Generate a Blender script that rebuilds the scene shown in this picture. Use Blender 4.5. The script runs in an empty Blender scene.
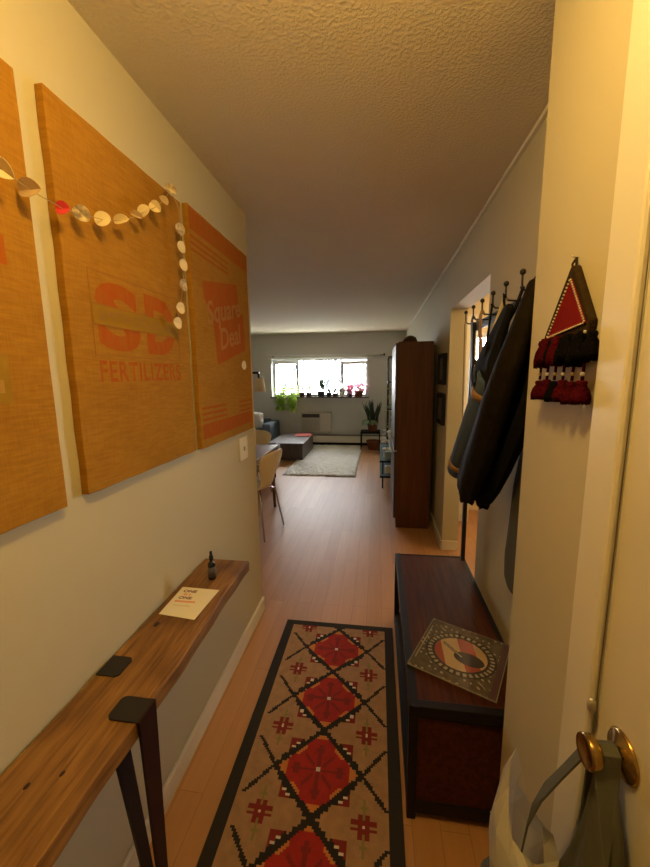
import bpy, bmesh, math, random
from mathutils import Vector, Matrix, Euler
random.seed(7)
PI = math.pi
scene = bpy.context.scene
COL = scene.collection

# ------------------------------------------------------------------ materials
MATS = {}
def mat(name, col, rough=.6, metal=0., noise=0., nscale=8., stretch=(1,1,1), bump=0., bscale=40., bdist=.003,
        col2=None, emit=None, estr=0., coat=0., trans=0., spec=None, rrand=0.):
    if name in MATS: return MATS[name]
    m = bpy.data.materials.new(name); m.use_nodes = True
    nt = m.node_tree; N = nt.nodes; L = nt.links
    b = N['Principled BSDF']
    b.inputs['Base Color'].default_value = (*col, 1); b.inputs['Roughness'].default_value = rough
    b.inputs['Metallic'].default_value = metal
    if coat: b.inputs['Coat Weight'].default_value = coat; b.inputs['Coat Roughness'].default_value = .08
    if trans: b.inputs['Transmission Weight'].default_value = trans
    if spec is not None: b.inputs['Specular IOR Level'].default_value = spec
    if emit: b.inputs['Emission Color'].default_value = (*emit, 1); b.inputs['Emission Strength'].default_value = estr
    tc = N.new('ShaderNodeTexCoord'); mp = N.new('ShaderNodeMapping'); mp.inputs['Scale'].default_value = stretch
    L.new(tc.outputs['Object'], mp.inputs['Vector'])
    if noise or col2:
        n = N.new('ShaderNodeTexNoise'); n.inputs['Scale'].default_value = nscale; n.inputs['Detail'].default_value = 6
        L.new(mp.outputs[0], n.inputs['Vector'])
        r = N.new('ShaderNodeValToRGB'); r.color_ramp.elements[0].position = .32; r.color_ramp.elements[1].position = .68
        c2 = col2 or tuple(max(0, c*(1-noise)) for c in col)
        r.color_ramp.elements[0].color = (*c2, 1); r.color_ramp.elements[1].color = (*col, 1)
        L.new(n.outputs['Fac'], r.inputs[0]); L.new(r.outputs[0], b.inputs['Base Color'])
    if bump:
        n2 = N.new('ShaderNodeTexNoise'); n2.inputs['Scale'].default_value = bscale; n2.inputs['Detail'].default_value = 3
        L.new(mp.outputs[0], n2.inputs['Vector'])
        bp = N.new('ShaderNodeBump'); bp.inputs['Strength'].default_value = bump; bp.inputs['Distance'].default_value = bdist
        L.new(n2.outputs['Fac'], bp.inputs['Height']); L.new(bp.outputs[0], b.inputs['Normal'])
    MATS[name] = m
    return m

wall_m = mat('wall_paint', (.535,.475,.31), .75, bump=.15, bscale=120, bdist=.001, spec=.3)
farwall_m = mat('wall_paint_grey', (.56,.56,.525), .8, bump=.12, bscale=120, bdist=.001, spec=.3)
trim_m = mat('trim_paint', (.74,.69,.56), .45, bump=.08, bscale=30, bdist=.001)
door_m = mat('door_paint', (.70,.64,.48), .4, bump=.12, bscale=25, bdist=.001)
kitch_m = mat('kitchen_paint', (.72,.62,.40), .7)
black_m = mat('black_metal', (.012,.010,.010), .45, bump=.2, bscale=90, bdist=.0008)
rail_m = mat('black_iron', (.012,.009,.009), .4)
dark_wood = mat('espresso_wood', (.085,.024,.009), .45, col2=(.045,.012,.005), nscale=5, stretch=(14,1,14), spec=.10)
dark_frame = mat('black_wood', (.009,.007,.006), .5, spec=.2)
cab_m = mat('walnut_veneer', (.115,.042,.013), .5, col2=(.08,.028,.008), nscale=4, stretch=(9,9,.6), spec=.2)
cab_dark = mat('walnut_dark', (.05,.018,.008), .5)
brass_m = mat('brass', (.50,.33,.10), .25, metal=1, noise=.25, nscale=20)
white_m = mat('white_plastic', (.80,.76,.64), .4)
ac_m = mat('air_conditioner_beige', (.50,.46,.37), .5)
cream_m = mat('cream_lacquer', (.78,.66,.42), .35)
chrome_m = mat('chrome', (.55,.52,.50), .22, metal=1)
table_m = mat('dining_walnut', (.25,.11,.045), .4, col2=(.17,.07,.03), nscale=4, stretch=(1,12,12))
coffee_m = mat('coffee_oak', (.105,.078,.062), .45, col2=(.065,.047,.038), nscale=5, stretch=(10,1,1))
terra_m = mat('terracotta', (.33,.11,.05), .8, noise=.2)
leaf_m = mat('leaf_green', (.10,.22,.04), .5, noise=.4, nscale=14)
leafl_m = mat('leaf_light', (.58,.80,.16), .5, noise=.3, nscale=14)
leafd_m = mat('leaf_dark', (.03,.065,.025), .45, noise=.4, nscale=10)
leafv_m = mat('leaf_variegated', (.50,.62,.42), .5, col2=(.12,.25,.08), nscale=30)
pink_m = mat('pink_petal', (.75,.38,.50), .6)
whitef_m = mat('white_petal', (.75,.74,.68), .6)
glassy_m = mat('bluish_glass', (.16,.24,.27), .12, spec=.8)
sofa_m = mat('sofa_blue_grey', (.10,.14,.19), .85, bump=.3, bscale=200)
pillow_m = mat('pillow_white', (.75,.74,.70), .9, bump=.3, bscale=60)
shade_m = mat('lamp_shade_cream', (.80,.68,.45), .8)
shag_m = mat('shag_ivory', (.90,.87,.78), 1., noise=.12, nscale=9, bump=1., bscale=55, bdist=.02)
red_book = mat('red_cover', (.60,.06,.05), .5)
string_m = mat('cotton_string', (.35,.28,.17), .9)
paper_m = mat('cream_paper', (.86,.80,.62), .8)

def thin(m, k=.5):
    nt = m.node_tree; N = nt.nodes; L = nt.links; b = N['Principled BSDF']
    t = N.new('ShaderNodeBsdfTranslucent')
    if b.inputs['Base Color'].links: L.new(b.inputs['Base Color'].links[0].from_socket, t.inputs[0])
    else: t.inputs[0].default_value = b.inputs['Base Color'].default_value
    x = N.new('ShaderNodeMixShader'); x.inputs[0].default_value = k
    L.new(b.outputs[0], x.inputs[1]); L.new(t.outputs[0], x.inputs[2]); L.new(x.outputs[0], N['Material Output'].inputs[0])
for q_ in (leaf_m, leafl_m, leafv_m, pink_m, whitef_m, shade_m): thin(q_)
def burlap():
    m = mat('burlap', (.50,.25,.032), .95)
    nt = m.node_tree; N = nt.nodes; L = nt.links; b = N['Principled BSDF']
    b.inputs['Specular IOR Level'].default_value = .15
    tc = N.new('ShaderNodeTexCoord')
    def noise(sc, stretch, det=4):
        mp = N.new('ShaderNodeMapping'); mp.inputs['Scale'].default_value = stretch; L.new(tc.outputs['Object'], mp.inputs[0])
        n = N.new('ShaderNodeTexNoise'); n.inputs['Scale'].default_value = sc; n.inputs['Detail'].default_value = det
        L.new(mp.outputs[0], n.inputs['Vector']); return n
    a = noise(14, (1,1.4,14)); c = noise(14, (1,26,2.2)); w = noise(3.5, (1,1,1.6), 6)
    r = N.new('ShaderNodeValToRGB'); r.color_ramp.elements[0].color = (.245,.105,.008,1); r.color_ramp.elements[1].color = (.42,.205,.020,1)
    r.color_ramp.elements[0].position = .28; r.color_ramp.elements[1].position = .72
    mx = N.new('ShaderNodeMath'); mx.operation = 'MULTIPLY_ADD'; mx.inputs[1].default_value = .42
    L.new(a.outputs['Fac'], mx.inputs[0])
    m2 = N.new('ShaderNodeMath'); m2.operation = 'MULTIPLY_ADD'; m2.inputs[1].default_value = .26; L.new(c.outputs['Fac'], m2.inputs[0])
    m3 = N.new('ShaderNodeMath'); m3.operation = 'MULTIPLY'; m3.inputs[1].default_value = .32; L.new(w.outputs['Fac'], m3.inputs[0])
    L.new(m3.outputs[0], m2.inputs[2]); L.new(m2.outputs[0], mx.inputs[2]); L.new(mx.outputs[0], r.inputs[0])
    L.new(r.outputs[0], b.inputs['Base Color'])
    bp = N.new('ShaderNodeBump'); bp.inputs['Strength'].default_value = .4; bp.inputs['Distance'].default_value = .0015
    L.new(mx.outputs[0], bp.inputs['Height']); L.new(bp.outputs[0], b.inputs['Normal'])
    return m
burlap_m = burlap()
ink_red = mat('faded_red_ink', (.36,.075,.008), .95, col2=(.34,.105,.011), nscale=22, stretch=(1,3,1), spec=.1)
ink_orange = mat('faded_orange_ink', (.35,.085,.008), .95, col2=(.32,.11,.010), nscale=18, stretch=(1,3,1), spec=.1)
ink_dark = mat('faded_brown_ink', (.30,.13,.02), .95, spec=.1)
ink_olive = mat('faded_olive_ink', (.30,.165,.014), .95, spec=.1)
ink_green = mat('faded_green_ink', (.31,.175,.018), .95, noise=.2, nscale=20, spec=.1)

def floor_mat():
    m = mat('laminate_floor', (.5,.3,.16), .30)
    nt = m.node_tree; N = nt.nodes; L = nt.links; b = N['Principled BSDF']
    tc = N.new('ShaderNodeTexCoord'); mp = N.new('ShaderNodeMapping'); mp.inputs['Rotation'].default_value = (0,0,PI/2)
    L.new(tc.outputs['Object'], mp.inputs[0])
    br = N.new('ShaderNodeTexBrick'); br.inputs['Scale'].default_value = 1; br.inputs['Brick Width'].default_value = 1.2
    br.inputs['Row Height'].default_value = .095; br.inputs['Mortar Size'].default_value = .0012; br.inputs['Bias'].default_value = 0
    br.inputs['Color1'].default_value = (.56,.30,.135,1); br.inputs['Color2'].default_value = (.48,.245,.105,1); br.inputs['Mortar'].default_value = (.36,.18,.08,1)
    L.new(mp.outputs[0], br.inputs['Vector'])
    mp2 = N.new('ShaderNodeMapping'); mp2.inputs['Scale'].default_value = (14,1.1,1); L.new(tc.outputs['Object'], mp2.inputs[0])
    n = N.new('ShaderNodeTexNoise'); n.inputs['Scale'].default_value = 3; n.inputs['Detail'].default_value = 5; L.new(mp2.outputs[0], n.inputs['Vector'])
    mx = N.new('ShaderNodeMix'); mx.data_type = 'RGBA'; mx.blend_type = 'MULTIPLY'; mx.inputs['Factor'].default_value = .35
    L.new(br.outputs['Color'], mx.inputs['A']); L.new(n.outputs['Color'], mx.inputs['B'])
    r = N.new('ShaderNodeValToRGB'); r.color_ramp.elements[0].color=(.72,.68,.64,1); r.color_ramp.elements[1].color=(1,1,1,1); L.new(n.outputs['Fac'], r.inputs[0]); L.new(r.outputs[0], mx.inputs['B'])
    mx.inputs['Factor'].default_value = .7
    L.new(mx.outputs['Result'], b.inputs['Base Color'])
    b.inputs['Roughness'].default_value = .42; b.inputs['Specular IOR Level'].default_value = .32
    return m
floor_m = floor_mat()
def ceil_mat():
    m = mat('stipple_ceiling', (.66,.57,.41), .9, spec=.2)
    nt = m.node_tree; N = nt.nodes; L = nt.links; b = N['Principled BSDF']
    tc = N.new('ShaderNodeTexCoord'); v = N.new('ShaderNodeTexNoise'); v.inputs['Scale'].default_value = 95; v.inputs['Detail'].default_value = 2.5
    L.new(tc.outputs['Object'], v.inputs['Vector'])
    r = N.new('ShaderNodeValToRGB'); r.color_ramp.elements[0].position = .42; r.color_ramp.elements[1].position = .62; L.new(v.outputs['Fac'], r.inputs[0])
    bp = N.new('ShaderNodeBump'); bp.inputs['Strength'].default_value = .5; bp.inputs['Distance'].default_value = .003
    L.new(r.outputs[0], bp.inputs['Height']); L.new(bp.outputs[0], b.inputs['Normal'])
    return m
ceil_m = ceil_mat()
def oldwood():
    m = mat('reclaimed_wood', (.4,.2,.06), .6)
    nt = m.node_tree; N = nt.nodes; L = nt.links; b = N['Principled BSDF']
    tc = N.new('ShaderNodeTexCoord'); mp = N.new('ShaderNodeMapping'); mp.inputs['Scale'].default_value = (34,2.6,34); L.new(tc.outputs['Object'], mp.inputs[0])
    n = N.new('ShaderNodeTexNoise'); n.inputs['Scale'].default_value = 2.2; n.inputs['Detail'].default_value = 8; n.inputs['Distortion'].default_value = .7
    L.new(mp.outputs[0], n.inputs['Vector'])
    r = N.new('ShaderNodeValToRGB'); e = r.color_ramp.elements; e[0].position = .28; e[0].color = (.13,.058,.014,1); e[1].position = .72; e[1].color = (.36,.185,.048,1)
    k = e.new(.5); k.color = (.26,.125,.030,1); L.new(n.outputs['Fac'], r.inputs[0])
    n2 = N.new('ShaderNodeTexNoise'); n2.inputs['Scale'].default_value = 5; L.new(tc.outputs['Object'], n2.inputs['Vector'])
    r2 = N.new('ShaderNodeValToRGB'); r2.color_ramp.elements[0].position=.35; r2.color_ramp.elements[1].position=.6; r2.color_ramp.elements[0].color=(.5,.42,.36,1); r2.color_ramp.elements[1].color=(1,1,1,1); L.new(n2.outputs['Fac'], r2.inputs[0])
    mx = N.new('ShaderNodeMix'); mx.data_type='RGBA'; mx.blend_type='MULTIPLY'; mx.inputs['Factor'].default_value=.8
    L.new(r.outputs[0], mx.inputs['A']); L.new(r2.outputs[0], mx.inputs['B']); L.new(mx.outputs['Result'], b.inputs['Base Color'])
    bp = N.new('ShaderNodeBump'); bp.inputs['Strength'].default_value = .5; bp.inputs['Distance'].default_value = .003
    L.new(n.outputs['Fac'], bp.inputs['Height']); L.new(bp.outputs[0], b.inputs['Normal'])
    return m
old_m = oldwood()
def glass_mat():
    m = bpy.data.materials.new('window_glass'); m.use_nodes = True; nt = m.node_tree; N = nt.nodes; L = nt.links
    N.remove(N['Principled BSDF']); t = N.new('ShaderNodeBsdfTransparent'); g = N.new('ShaderNodeBsdfGlossy'); g.inputs['Roughness'].default_value = .02
    x = N.new('ShaderNodeMixShader'); x.inputs[0].default_value = .06
    L.new(t.outputs[0], x.inputs[1]); L.new(g.outputs[0], x.inputs[2]); L.new(x.outputs[0], N['Material Output'].inputs[0]); return m
glass_m = glass_mat()
def film_mat(name, col, a):
    m = bpy.data.materials.new(name); m.use_nodes = True; nt = m.node_tree; N = nt.nodes; L = nt.links
    b = N['Principled BSDF']; b.inputs['Base Color'].default_value = (*col,1); b.inputs['Roughness'].default_value = .3
    t = N.new('ShaderNodeBsdfTransparent'); tl = N.new('ShaderNodeBsdfTranslucent'); tl.inputs[0].default_value = (*col,1)
    x0 = N.new('ShaderNodeMixShader'); x0.inputs[0].default_value = .45; L.new(b.outputs[0], x0.inputs[1]); L.new(tl.outputs[0], x0.inputs[2])
    x = N.new('ShaderNodeMixShader'); x.inputs[0].default_value = a
    L.new(t.outputs[0], x.inputs[1]); L.new(x0.outputs[0], x.inputs[2]); L.new(x.outputs[0], N['Material Output'].inputs[0]); return m
bag_m = film_mat('white_translucent_plastic', (.80,.76,.66), .72)

# ------------------------------------------------------------------ object helpers
def root_of(o):
    while o.parent: o = o.parent
    return o
class MB:
    def __init__(s): s.bm = bmesh.new(); s.mi = 0
    def _mat(s, faces):
        for f in faces: f.material_index = s.mi
    def box(s, x0,x1,y0,y1,z0,z1, bev=0):
        vs = [s.bm.verts.new((x,y,z)) for x in (x0,x1) for y in (y0,y1) for z in (z0,z1)]
        F = [(0,1,3,2),(4,6,7,5),(0,4,5,1),(2,3,7,6),(0,2,6,4),(1,5,7,3)]
        fs = [s.bm.faces.new([vs[i] for i in f]) for f in F]; s._mat(fs)
        if bev:
            es = list({e for f in fs for e in f.edges})
            r = bmesh.ops.bevel(s.bm, geom=es, offset=bev, segments=2, affect='EDGES', profile=.5)
            s._mat(r['faces'])
        return s
    def cbox(s, c, size, bev=0):
        return s.box(c[0]-size[0]/2,c[0]+size[0]/2,c[1]-size[1]/2,c[1]+size[1]/2,c[2]-size[2]/2,c[2]+size[2]/2,bev)
    def ring_loft(s, rings, cap=True, smooth=True, close=True):
        R = [[s.bm.verts.new(p) for p in r] for r in rings]; fs = []
        n = len(R[0])
        for a, b in zip(R, R[1:]):
            for i in range(n if close else n-1):
                j = (i+1) % n
                fs.append(s.bm.faces.new((a[i], a[j], b[j], b[i])))
        for f in fs: f.smooth = smooth
        if cap and close:
            fs.append(s.bm.faces.new(R[0][::-1])); fs.append(s.bm.faces.new(R[-1]))
        s._mat(fs); return s
    def tube(s, pts, r, n=10, smooth=True):
        pts = [Vector(p) for p in pts]; rings = []
        up = None
        for i, p in enumerate(pts):
            d = (pts[min(i+1,len(pts)-1)] - pts[max(i-1,0)]).normalized()
            if up is None: up = Vector((0,0,1)) if abs(d.z) < .9 else Vector((1,0,0))
            a = d.cross(up).normalized(); b = a.cross(d).normalized(); up = b
            rr = r[i] if isinstance(r,(list,tuple)) else r
            rings.append([p + a*rr*math.cos(2*PI*k/n) + b*rr*math.sin(2*PI*k/n) for k in range(n)])
        return s.ring_loft(rings, smooth=smooth)
    def lathe(s, prof, c=(0,0,0), axis='z', n=20, sx=1, sy=1, smooth=True):
        rings = []
        for r, h in prof:
            ring = []
            for k in range(n):
                a = 2*PI*k/n; u, v = r*math.cos(a)*sx, r*math.sin(a)*sy
                p = {'z':(u,v,h), 'x':(h,u,v), 'y':(v,h,u)}[axis]
                ring.append(Vector(c)+Vector(p))
            rings.append(ring)
        return s.ring_loft(rings, smooth=smooth)
    def ball(s, c, r, n=10, sc=(1,1,1)):
        prof = [(max(1e-4, r*math.sin(PI*i/n)), -r*math.cos(PI*i/n)) for i in range(n+1)]
        rings = [[Vector(c)+Vector((a*math.cos(2*PI*k/n)*sc[0], a*math.sin(2*PI*k/n)*sc[1], h*sc[2])) for k in range(n)] for a, h in prof]
        return s.ring_loft(rings)
    def prism(s, poly, vec, smooth=False):
        a = [s.bm.verts.new(p) for p in poly]; b = [s.bm.verts.new(Vector(p)+Vector(vec)) for p in poly]; n = len(a)
        fs = [s.bm.faces.new(a[::-1]), s.bm.faces.new(b)]
        for i in range(n): fs.append(s.bm.faces.new((a[i],a[(i+1)%n],b[(i+1)%n],b[i])))
        s._mat(fs); return s
    def ribbon(s, pts, wv, th=.002):
        """flat strap: pts centre line, wv half-width vector(s), th half-thickness"""
        pts = [Vector(p) for p in pts]; rings = []
        for i, p in enumerate(pts):
            w = Vector(wv[i]) if isinstance(wv, list) else Vector(wv)
            d = (pts[min(i+1,len(pts)-1)] - pts[max(i-1,0)]).normalized(); nrm = d.cross(w).normalized()*th
            rings.append([p-w-nrm, p+w-nrm, p+w+nrm, p-w+nrm])
        return s.ring_loft(rings, smooth=False)
    def grid(s, P, th_vec=None, smooth=True, matf=None):
        V = [[s.bm.verts.new(p) for p in row] for row in P]
        for i in range(len(V)-1):
            for j in range(len(V[0])-1):
                f = s.bm.faces.new((V[i][j],V[i][j+1],V[i+1][j+1],V[i+1][j])); f.smooth = smooth
                f.material_index = matf(i,j) if matf else s.mi
        return s
    def leaf(s, base, dirv, length, width, droop=.3, n=4):
        b = Vector(base); d = Vector(dirv).normalized(); side = d.cross(Vector((0,0,1)))
        if side.length < .05: side = Vector((1,0,0))
        side.normalize(); a=[];c=[];mid=[]
        for i in range(n+1):
            t = i/n; p = b + d*length*t + Vector((0,0,-droop*length*t*t)); w = width*math.sin(PI*min(.97,t*.9+.08))
            a.append(p+side*w/2); c.append(p-side*w/2); mid.append(p+Vector((0,0,-w*.15)))
        return s.grid([a,mid,c])
    def build(s, name, m, parent=None, origin=None, bevel=0, solid=0, mats=None, subsurf=0):
        bmesh.ops.remove_doubles(s.bm, verts=s.bm.verts, dist=1e-6)
        bmesh.ops.recalc_face_normals(s.bm, faces=s.bm.faces)
        me = bpy.data.meshes.new(name)
        if parent: org = ORG[root_of(parent).name]
        elif origin is not None: org = Vector(origin)
        else:
            xs = [v.co for v in s.bm.verts]
            org = Vector(((min(v.x for v in xs)+max(v.x for v in xs))/2, (min(v.y for v in xs)+max(v.y for v in xs))/2, min(v.z for v in xs)))
        bmesh.ops.translate(s.bm, verts=s.bm.verts, vec=-org)
        s.bm.to_mesh(me); s.bm.free()
        o = bpy.data.objects.new(name, me); COL.objects.link(o)
        for q in (mats or [m]): me.materials.append(q)
        if parent: o.parent = parent
        else: o.location = org; ORG[o.name] = org
        if bevel:
            md = o.modifiers.new('bevel','BEVEL'); md.width = bevel; md.segments = 2; md.limit_method = 'ANGLE'
        if solid:
            md = o.modifiers.new('solid','SOLIDIFY'); md.thickness = solid; md.offset = 0
        if subsurf:
            md = o.modifiers.new('sub','SUBSURF'); md.levels = subsurf; md.render_levels = subsurf
        return o
ORG = {}
def tag(o, label=None, cat=None, group=None, kind=None):
    if label: o['label'] = label
    if cat: o['category'] = cat
    if group: o['group'] = group
    if kind: o['kind'] = kind
    return o
def thing(name, loc, label, cat, group=None):
    o = bpy.data.objects.new(name, None); o.empty_display_size = .1; o.location = loc; COL.objects.link(o)
    ORG[o.name] = Vector(loc); return tag(o, label, cat, group)
def box(name, m, b, parent=None, bevel=0, **k):
    return MB().box(*b).build(name, m, parent, bevel=bevel, **k)
def struct(name, m, boxes, parent=None, bevel=0):
    mb = MB()
    for b in boxes: mb.box(*b)
    o = mb.build(name, m, parent, bevel=bevel)
    if not parent: o['kind'] = 'structure'
    return o
def copy_tree(o, parent=None):
    c = o.copy(); COL.objects.link(c)
    if parent: c.parent = parent
    for ch in list(o.children): copy_tree(ch, c)
    return c
def text(s, name, m, parent, org, u, v, w, h, bold=0., th=.0006, shear=0., sp=1.):
    """lettering laid on a plane: org = lower left corner, u/v = unit vectors, w,h = size it fills"""
    cu = bpy.data.curves.new('t','FONT'); cu.body = s; cu.offset = bold; cu.size = 1; cu.resolution_u = 4; cu.shear = shear; cu.space_character = sp
    ob = bpy.data.objects.new('t', cu); COL.objects.link(ob)
    dg = bpy.context.evaluated_depsgraph_get(); me = bpy.data.meshes.new_from_object(ob.evaluated_get(dg))
    bpy.data.objects.remove(ob)
    xs = [q.co.x for q in me.vertices]; ys = [q.co.y for q in me.vertices]
    x0,x1,y0,y1 = min(xs),max(xs),min(ys),max(ys)
    u = Vector(u); v = Vector(v); n = u.normalized().cross(v.normalized()); O = Vector(org)
    R = ORG[root_of(parent).name]
    for q in me.vertices:
        p = O + u*((q.co.x-x0)/(x1-x0)*w) + v*((q.co.y-y0)/(y1-y0)*h) + n*th
        q.co = p - R
    me.name = name
    o = bpy.data.objects.new(name, me); COL.objects.link(o); me.materials.append(m); o.parent = parent
    return o

# ------------------------------------------------------------------ room shell
H = 2.43; XL = -.75; XR = .57; XN = .40; YF = 8.1
struct('floor', floor_m, [(-4.1,3.6,-1.4,8.35,-.08,0)])
struct('ceiling', ceil_m, [(-4.1,3.6,-1.4,8.35,H,H+.08)])
struct('wall_left', wall_m, [(XL-.12,XL,-1.3,2.17,0,H), (-4.0,XL-.12,2.05,2.17,0,H)])
struct('wall_back', wall_m, [(XL-.12,XN+.17,-1.4,-1.3,0,H)])
struct('wall_right_near', wall_m, [(XN,XR,.66,1.075,0,H), (XN,XR,-.24,.66,2.05,H), (XN,XR,-1.3,-.24,0,H), (XN+.06,XR,-.24,.66,0,2.05)])
struct('wall_right', wall_m, [(XR,XR+.13,1.0,2.12,0,H), (XR,XR+.13,2.12,3.19,2.04,H), (XR,XR+.13,3.19,8.35,0,H)])
W = (-2.36,-.23,1.07,1.90)
struct('wall_far', farwall_m, [(-4.0,W[0],YF,8.35,0,H), (W[1],XR,YF,8.35,0,H), (W[0],W[1],YF,8.35,0,W[2]), (W[0],W[1],YF,8.35,W[3],H)])
struct('wall_left_far', farwall_m, [(-4.1,-4.0,2.05,8.35,0,H)])
KW = (1.0,2.4,1.10,1.95)
struct('wall_kitchen_back', kitch_m, [(XR+.13,KW[0],4.2,4.35,0,H), (KW[1],3.5,4.2,4.35,0,H), (KW[0],KW[1],4.2,4.35,0,KW[2]), (KW[0],KW[1],4.2,4.35,KW[3],H)])
struct('wall_kitchen_side', kitch_m, [(3.5,3.6,1.0,4.35,0,H), (XR+.13,3.5,.95,1.05,0,H)])
# skirting
struct('baseboard_left', trim_m, [(XL,XL+.014,-1.3,2.17,0,.085), (XL-.12,XL+.014,2.17,2.184,0,.085)], bevel=.003)
struct('baseboard_near', trim_m, [(XN-.014,XN,.74,1.089,0,.085), (XN-.014,XR,1.075,1.089,0,.085)], bevel=.003)
struct('baseboard_right', trim_m, [(XR-.014,XR,3.176,YF,0,.085), (XR-.014,XR+.13,3.176,3.19,0,.085), (XR-.014,XR,1.09,2.12,0,.085)], bevel=.003)
# window on the far wall
wf = MB()
x0,x1,z0,z1 = W; yy0,yy1 = 8.2,8.27
wf.box(x0,x0+.03,yy0,yy1,z0,z1).box(x1-.03,x1,yy0,yy1,z0,z1).box(x0+.03,x1-.03,yy0,yy1,z1-.035,z1).box(x0+.03,x1-.03,yy0,yy1,z0,z0+.03)
win = wf.build('window_1', mat('window_paint', (.62,.62,.60), .5)); win['kind'] = 'structure'
dk = mat('window_dark', (.10,.10,.11), .5)
for a,b,top in ((-2.33,-1.80,1.82),(-1.77,-.82,1.885),(-.79,-.26,1.79)):
    m = MB(); t = .03
    if a == -1.77: t = .012
    m.box(a,a+t,8.205,8.235,1.10,top).box(b-t*.6,b,8.205,8.235,1.10,top).box(a+t,b-t*.6,8.205,8.235,top-.025,top).box(a+t,b-t*.6,8.205,8.235,1.10,1.12)
    s_ = m.build('sash', dk, win); box('pane', glass_m, (a+t,b-t*.6,8.218,8.222,1.12,top-.025), s_)
box('mullion', mat('window_paint2',(.45,.45,.45),.5), (-1.80,-1.77,8.19,8.24,1.10,1.865), win)
box('mullion', MATS['window_paint2'], (-.82,-.79,8.19,8.24,1.10,1.865), win)
bm_ = mat('blind_white', (.72,.70,.66), .7)
box('blind', bm_, (-2.33,-1.80,8.16,8.19,1.80,1.865), win); box('blind', bm_, (-.79,-.24,8.16,8.19,1.77,1.84), win)
sill = struct('trim_1', mat('sill_dark',(.12,.09,.075),.5), [(-2.38,-.20,8.02,8.2,1.045,1.07)])
struct('trim_2', trim_m, [(-2.42,-.12,8.085,YF,1.90,1.925)], bevel=.003)
rod = thing('curtain_rod', (-1.15,8.04,1.93), 'thin white curtain rod above the wide far window', 'curtain rod')
MB().tube([(-2.45,8.04,1.985),(.10,8.04,1.955)], .008).build('rod', bm_, rod)
MB().ball((.115,8.04,1.955),.022).build('finial', dark_frame, rod)
for x in (-2.3,.05): box('bracket', dark_frame, (x-.01,x+.01,8.03,8.10,1.94,1.96), rod)
# kitchen window
kw = MB(); x0,x1,z0,z1 = KW
kw.box(x0,x0+.04,4.24,4.3,z0,z1).box(x1-.04,x1,4.24,4.3,z0,z1).box(x0+.04,x1-.04,4.24,4.3,z1-.04,z1).box(x0+.04,x1-.04,4.24,4.3,z0,z0+.04).box(x0+.04,x1-.04,4.24,4.3,1.5,1.53)
kwo = kw.build('window_2', MATS['window_paint']); kwo['kind']='structure'
box('pane', glass_m, (x0+.04,x1-.04,4.268,4.272,z0+.04,z1-.04), kwo)
# near door with casing
struct('trim_3', trim_m, [(XN-.016,XN,.648,.734,0,2.14), (XN-.016,XN,-.31,-.225,0,2.14), (XN-.016,XN,-.225,.648,2.055,2.14)], bevel=.006)
struct('trim_4', trim_m, [(XN+.001,XN+.055,.640,.660,0,2.05), (XN+.001,XN+.055,-.24,-.222,0,2.05)], bevel=.003)
door = struct('door_1', door_m, [(XN-.006,XN+.045,-.218,.636,.008,2.045)], bevel=.004)
KC = (.565,.925)
ros = MB().lathe([(.0005,0),(.036,0),(.038,.002),(.034,.006),(.018,.010),(.016,.012),(.0005,.012)], (0,0,0),'x',28)
bmesh.ops.transform(ros.bm, matrix=Matrix.Rotation(PI,4,'Z'), verts=ros.bm.verts); bmesh.ops.translate(ros.bm, verts=ros.bm.verts, vec=(XN-.006,KC[0],KC[1]))
ros.build('rosette', brass_m, door)
kn = MB().lathe([(.0005,0),(.012,0),(.012,.028),(.018,.030),(.0245,.036),(.026,.046),(.0245,.051),(.020,.049),(.0005,.047)], (0,0,0),'x',28)
bmesh.ops.transform(kn.bm, matrix=Matrix.Rotation(PI,4,'Z'), verts=kn.bm.verts); bmesh.ops.translate(kn.bm, verts=kn.bm.verts, vec=(XN-.014,KC[0],KC[1]))
kn.build('knob', brass_m, door)
sp = MB().ball((XN-.014,.643,.938),.011,10,(.8,.6,1.3)).build('trim_5', mat('strike_steel',(.5,.46,.38),.4,metal=.6)); sp['kind']='structure'
struct('trim_6', trim_m, [(XR-.004,XR+.001,.0,.001,0,.001)]) if False else None
# raceway in the corner of ceiling and right wall
tag(MB().box(XR-.016,XR,1.08,8.08,H-.022,H-.004).build('cable_raceway', trim_m, bevel=.003), 'thin painted cable strip running along the top of the right wall', 'cable cover')

# ------------------------------------------------------------------ burlap canvases
def canvas(y0,y1,z0,z1,label):
    t = thing('burlap_canvas', (XL,(y0+y1)/2,z0), label, 'wall art', 'burlap sack canvases on the left wall')
    m = MB(); N1,N2 = 14,20; X = XL+.022
    m.box(XL+.001,X,y0,y1,z0,z1)
    for v in m.bm.verts: pass
    bmesh.ops.subdivide_edges(m.bm, edges=m.bm.edges, cuts=10, use_grid_fill=True)
    for v in m.bm.verts:
        n = math.sin(v.co.z*37+v.co.y*11)*.0012 + math.sin(v.co.z*83+1)*.0006
        if abs(v.co.y-y0)<1e-4 or abs(v.co.y-y1)<1e-4: v.co.y += n
        n = math.sin(v.co.y*41)*.001
        if abs(v.co.z-z0)<1e-4 or abs(v.co.z-z1)<1e-4: v.co.z += n
    m.build('canvas', burlap_m, t, bevel=.006)
    return t
XC = XL+.022
KS = 1.018
def sy(y): return y*KS
def sz(z): return 1.53+(z-1.53)*KS+.004
c1 = canvas(.08,.748,1.230,2.145,'burlap feed sack canvas nearest the camera, cut off by the left frame edge')
c2 = canvas(.815,1.385,1.236,2.165,'large burlap sack canvas with red SD FERTILIZERS lettering')
c3 = canvas(1.437,2.087,1.230,2.187,'burlap sack canvas with red bands and tilted red block, farthest along the left wall')
U = (0,1,0); V = (0,0,1)
def patch(name, m, parent, pts, off=.0006):
    return MB().prism([(XC+off-.0004,sy(y),sz(z)) for y,z in pts], (.0004,0,0)).build(name, m, parent)
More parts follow.
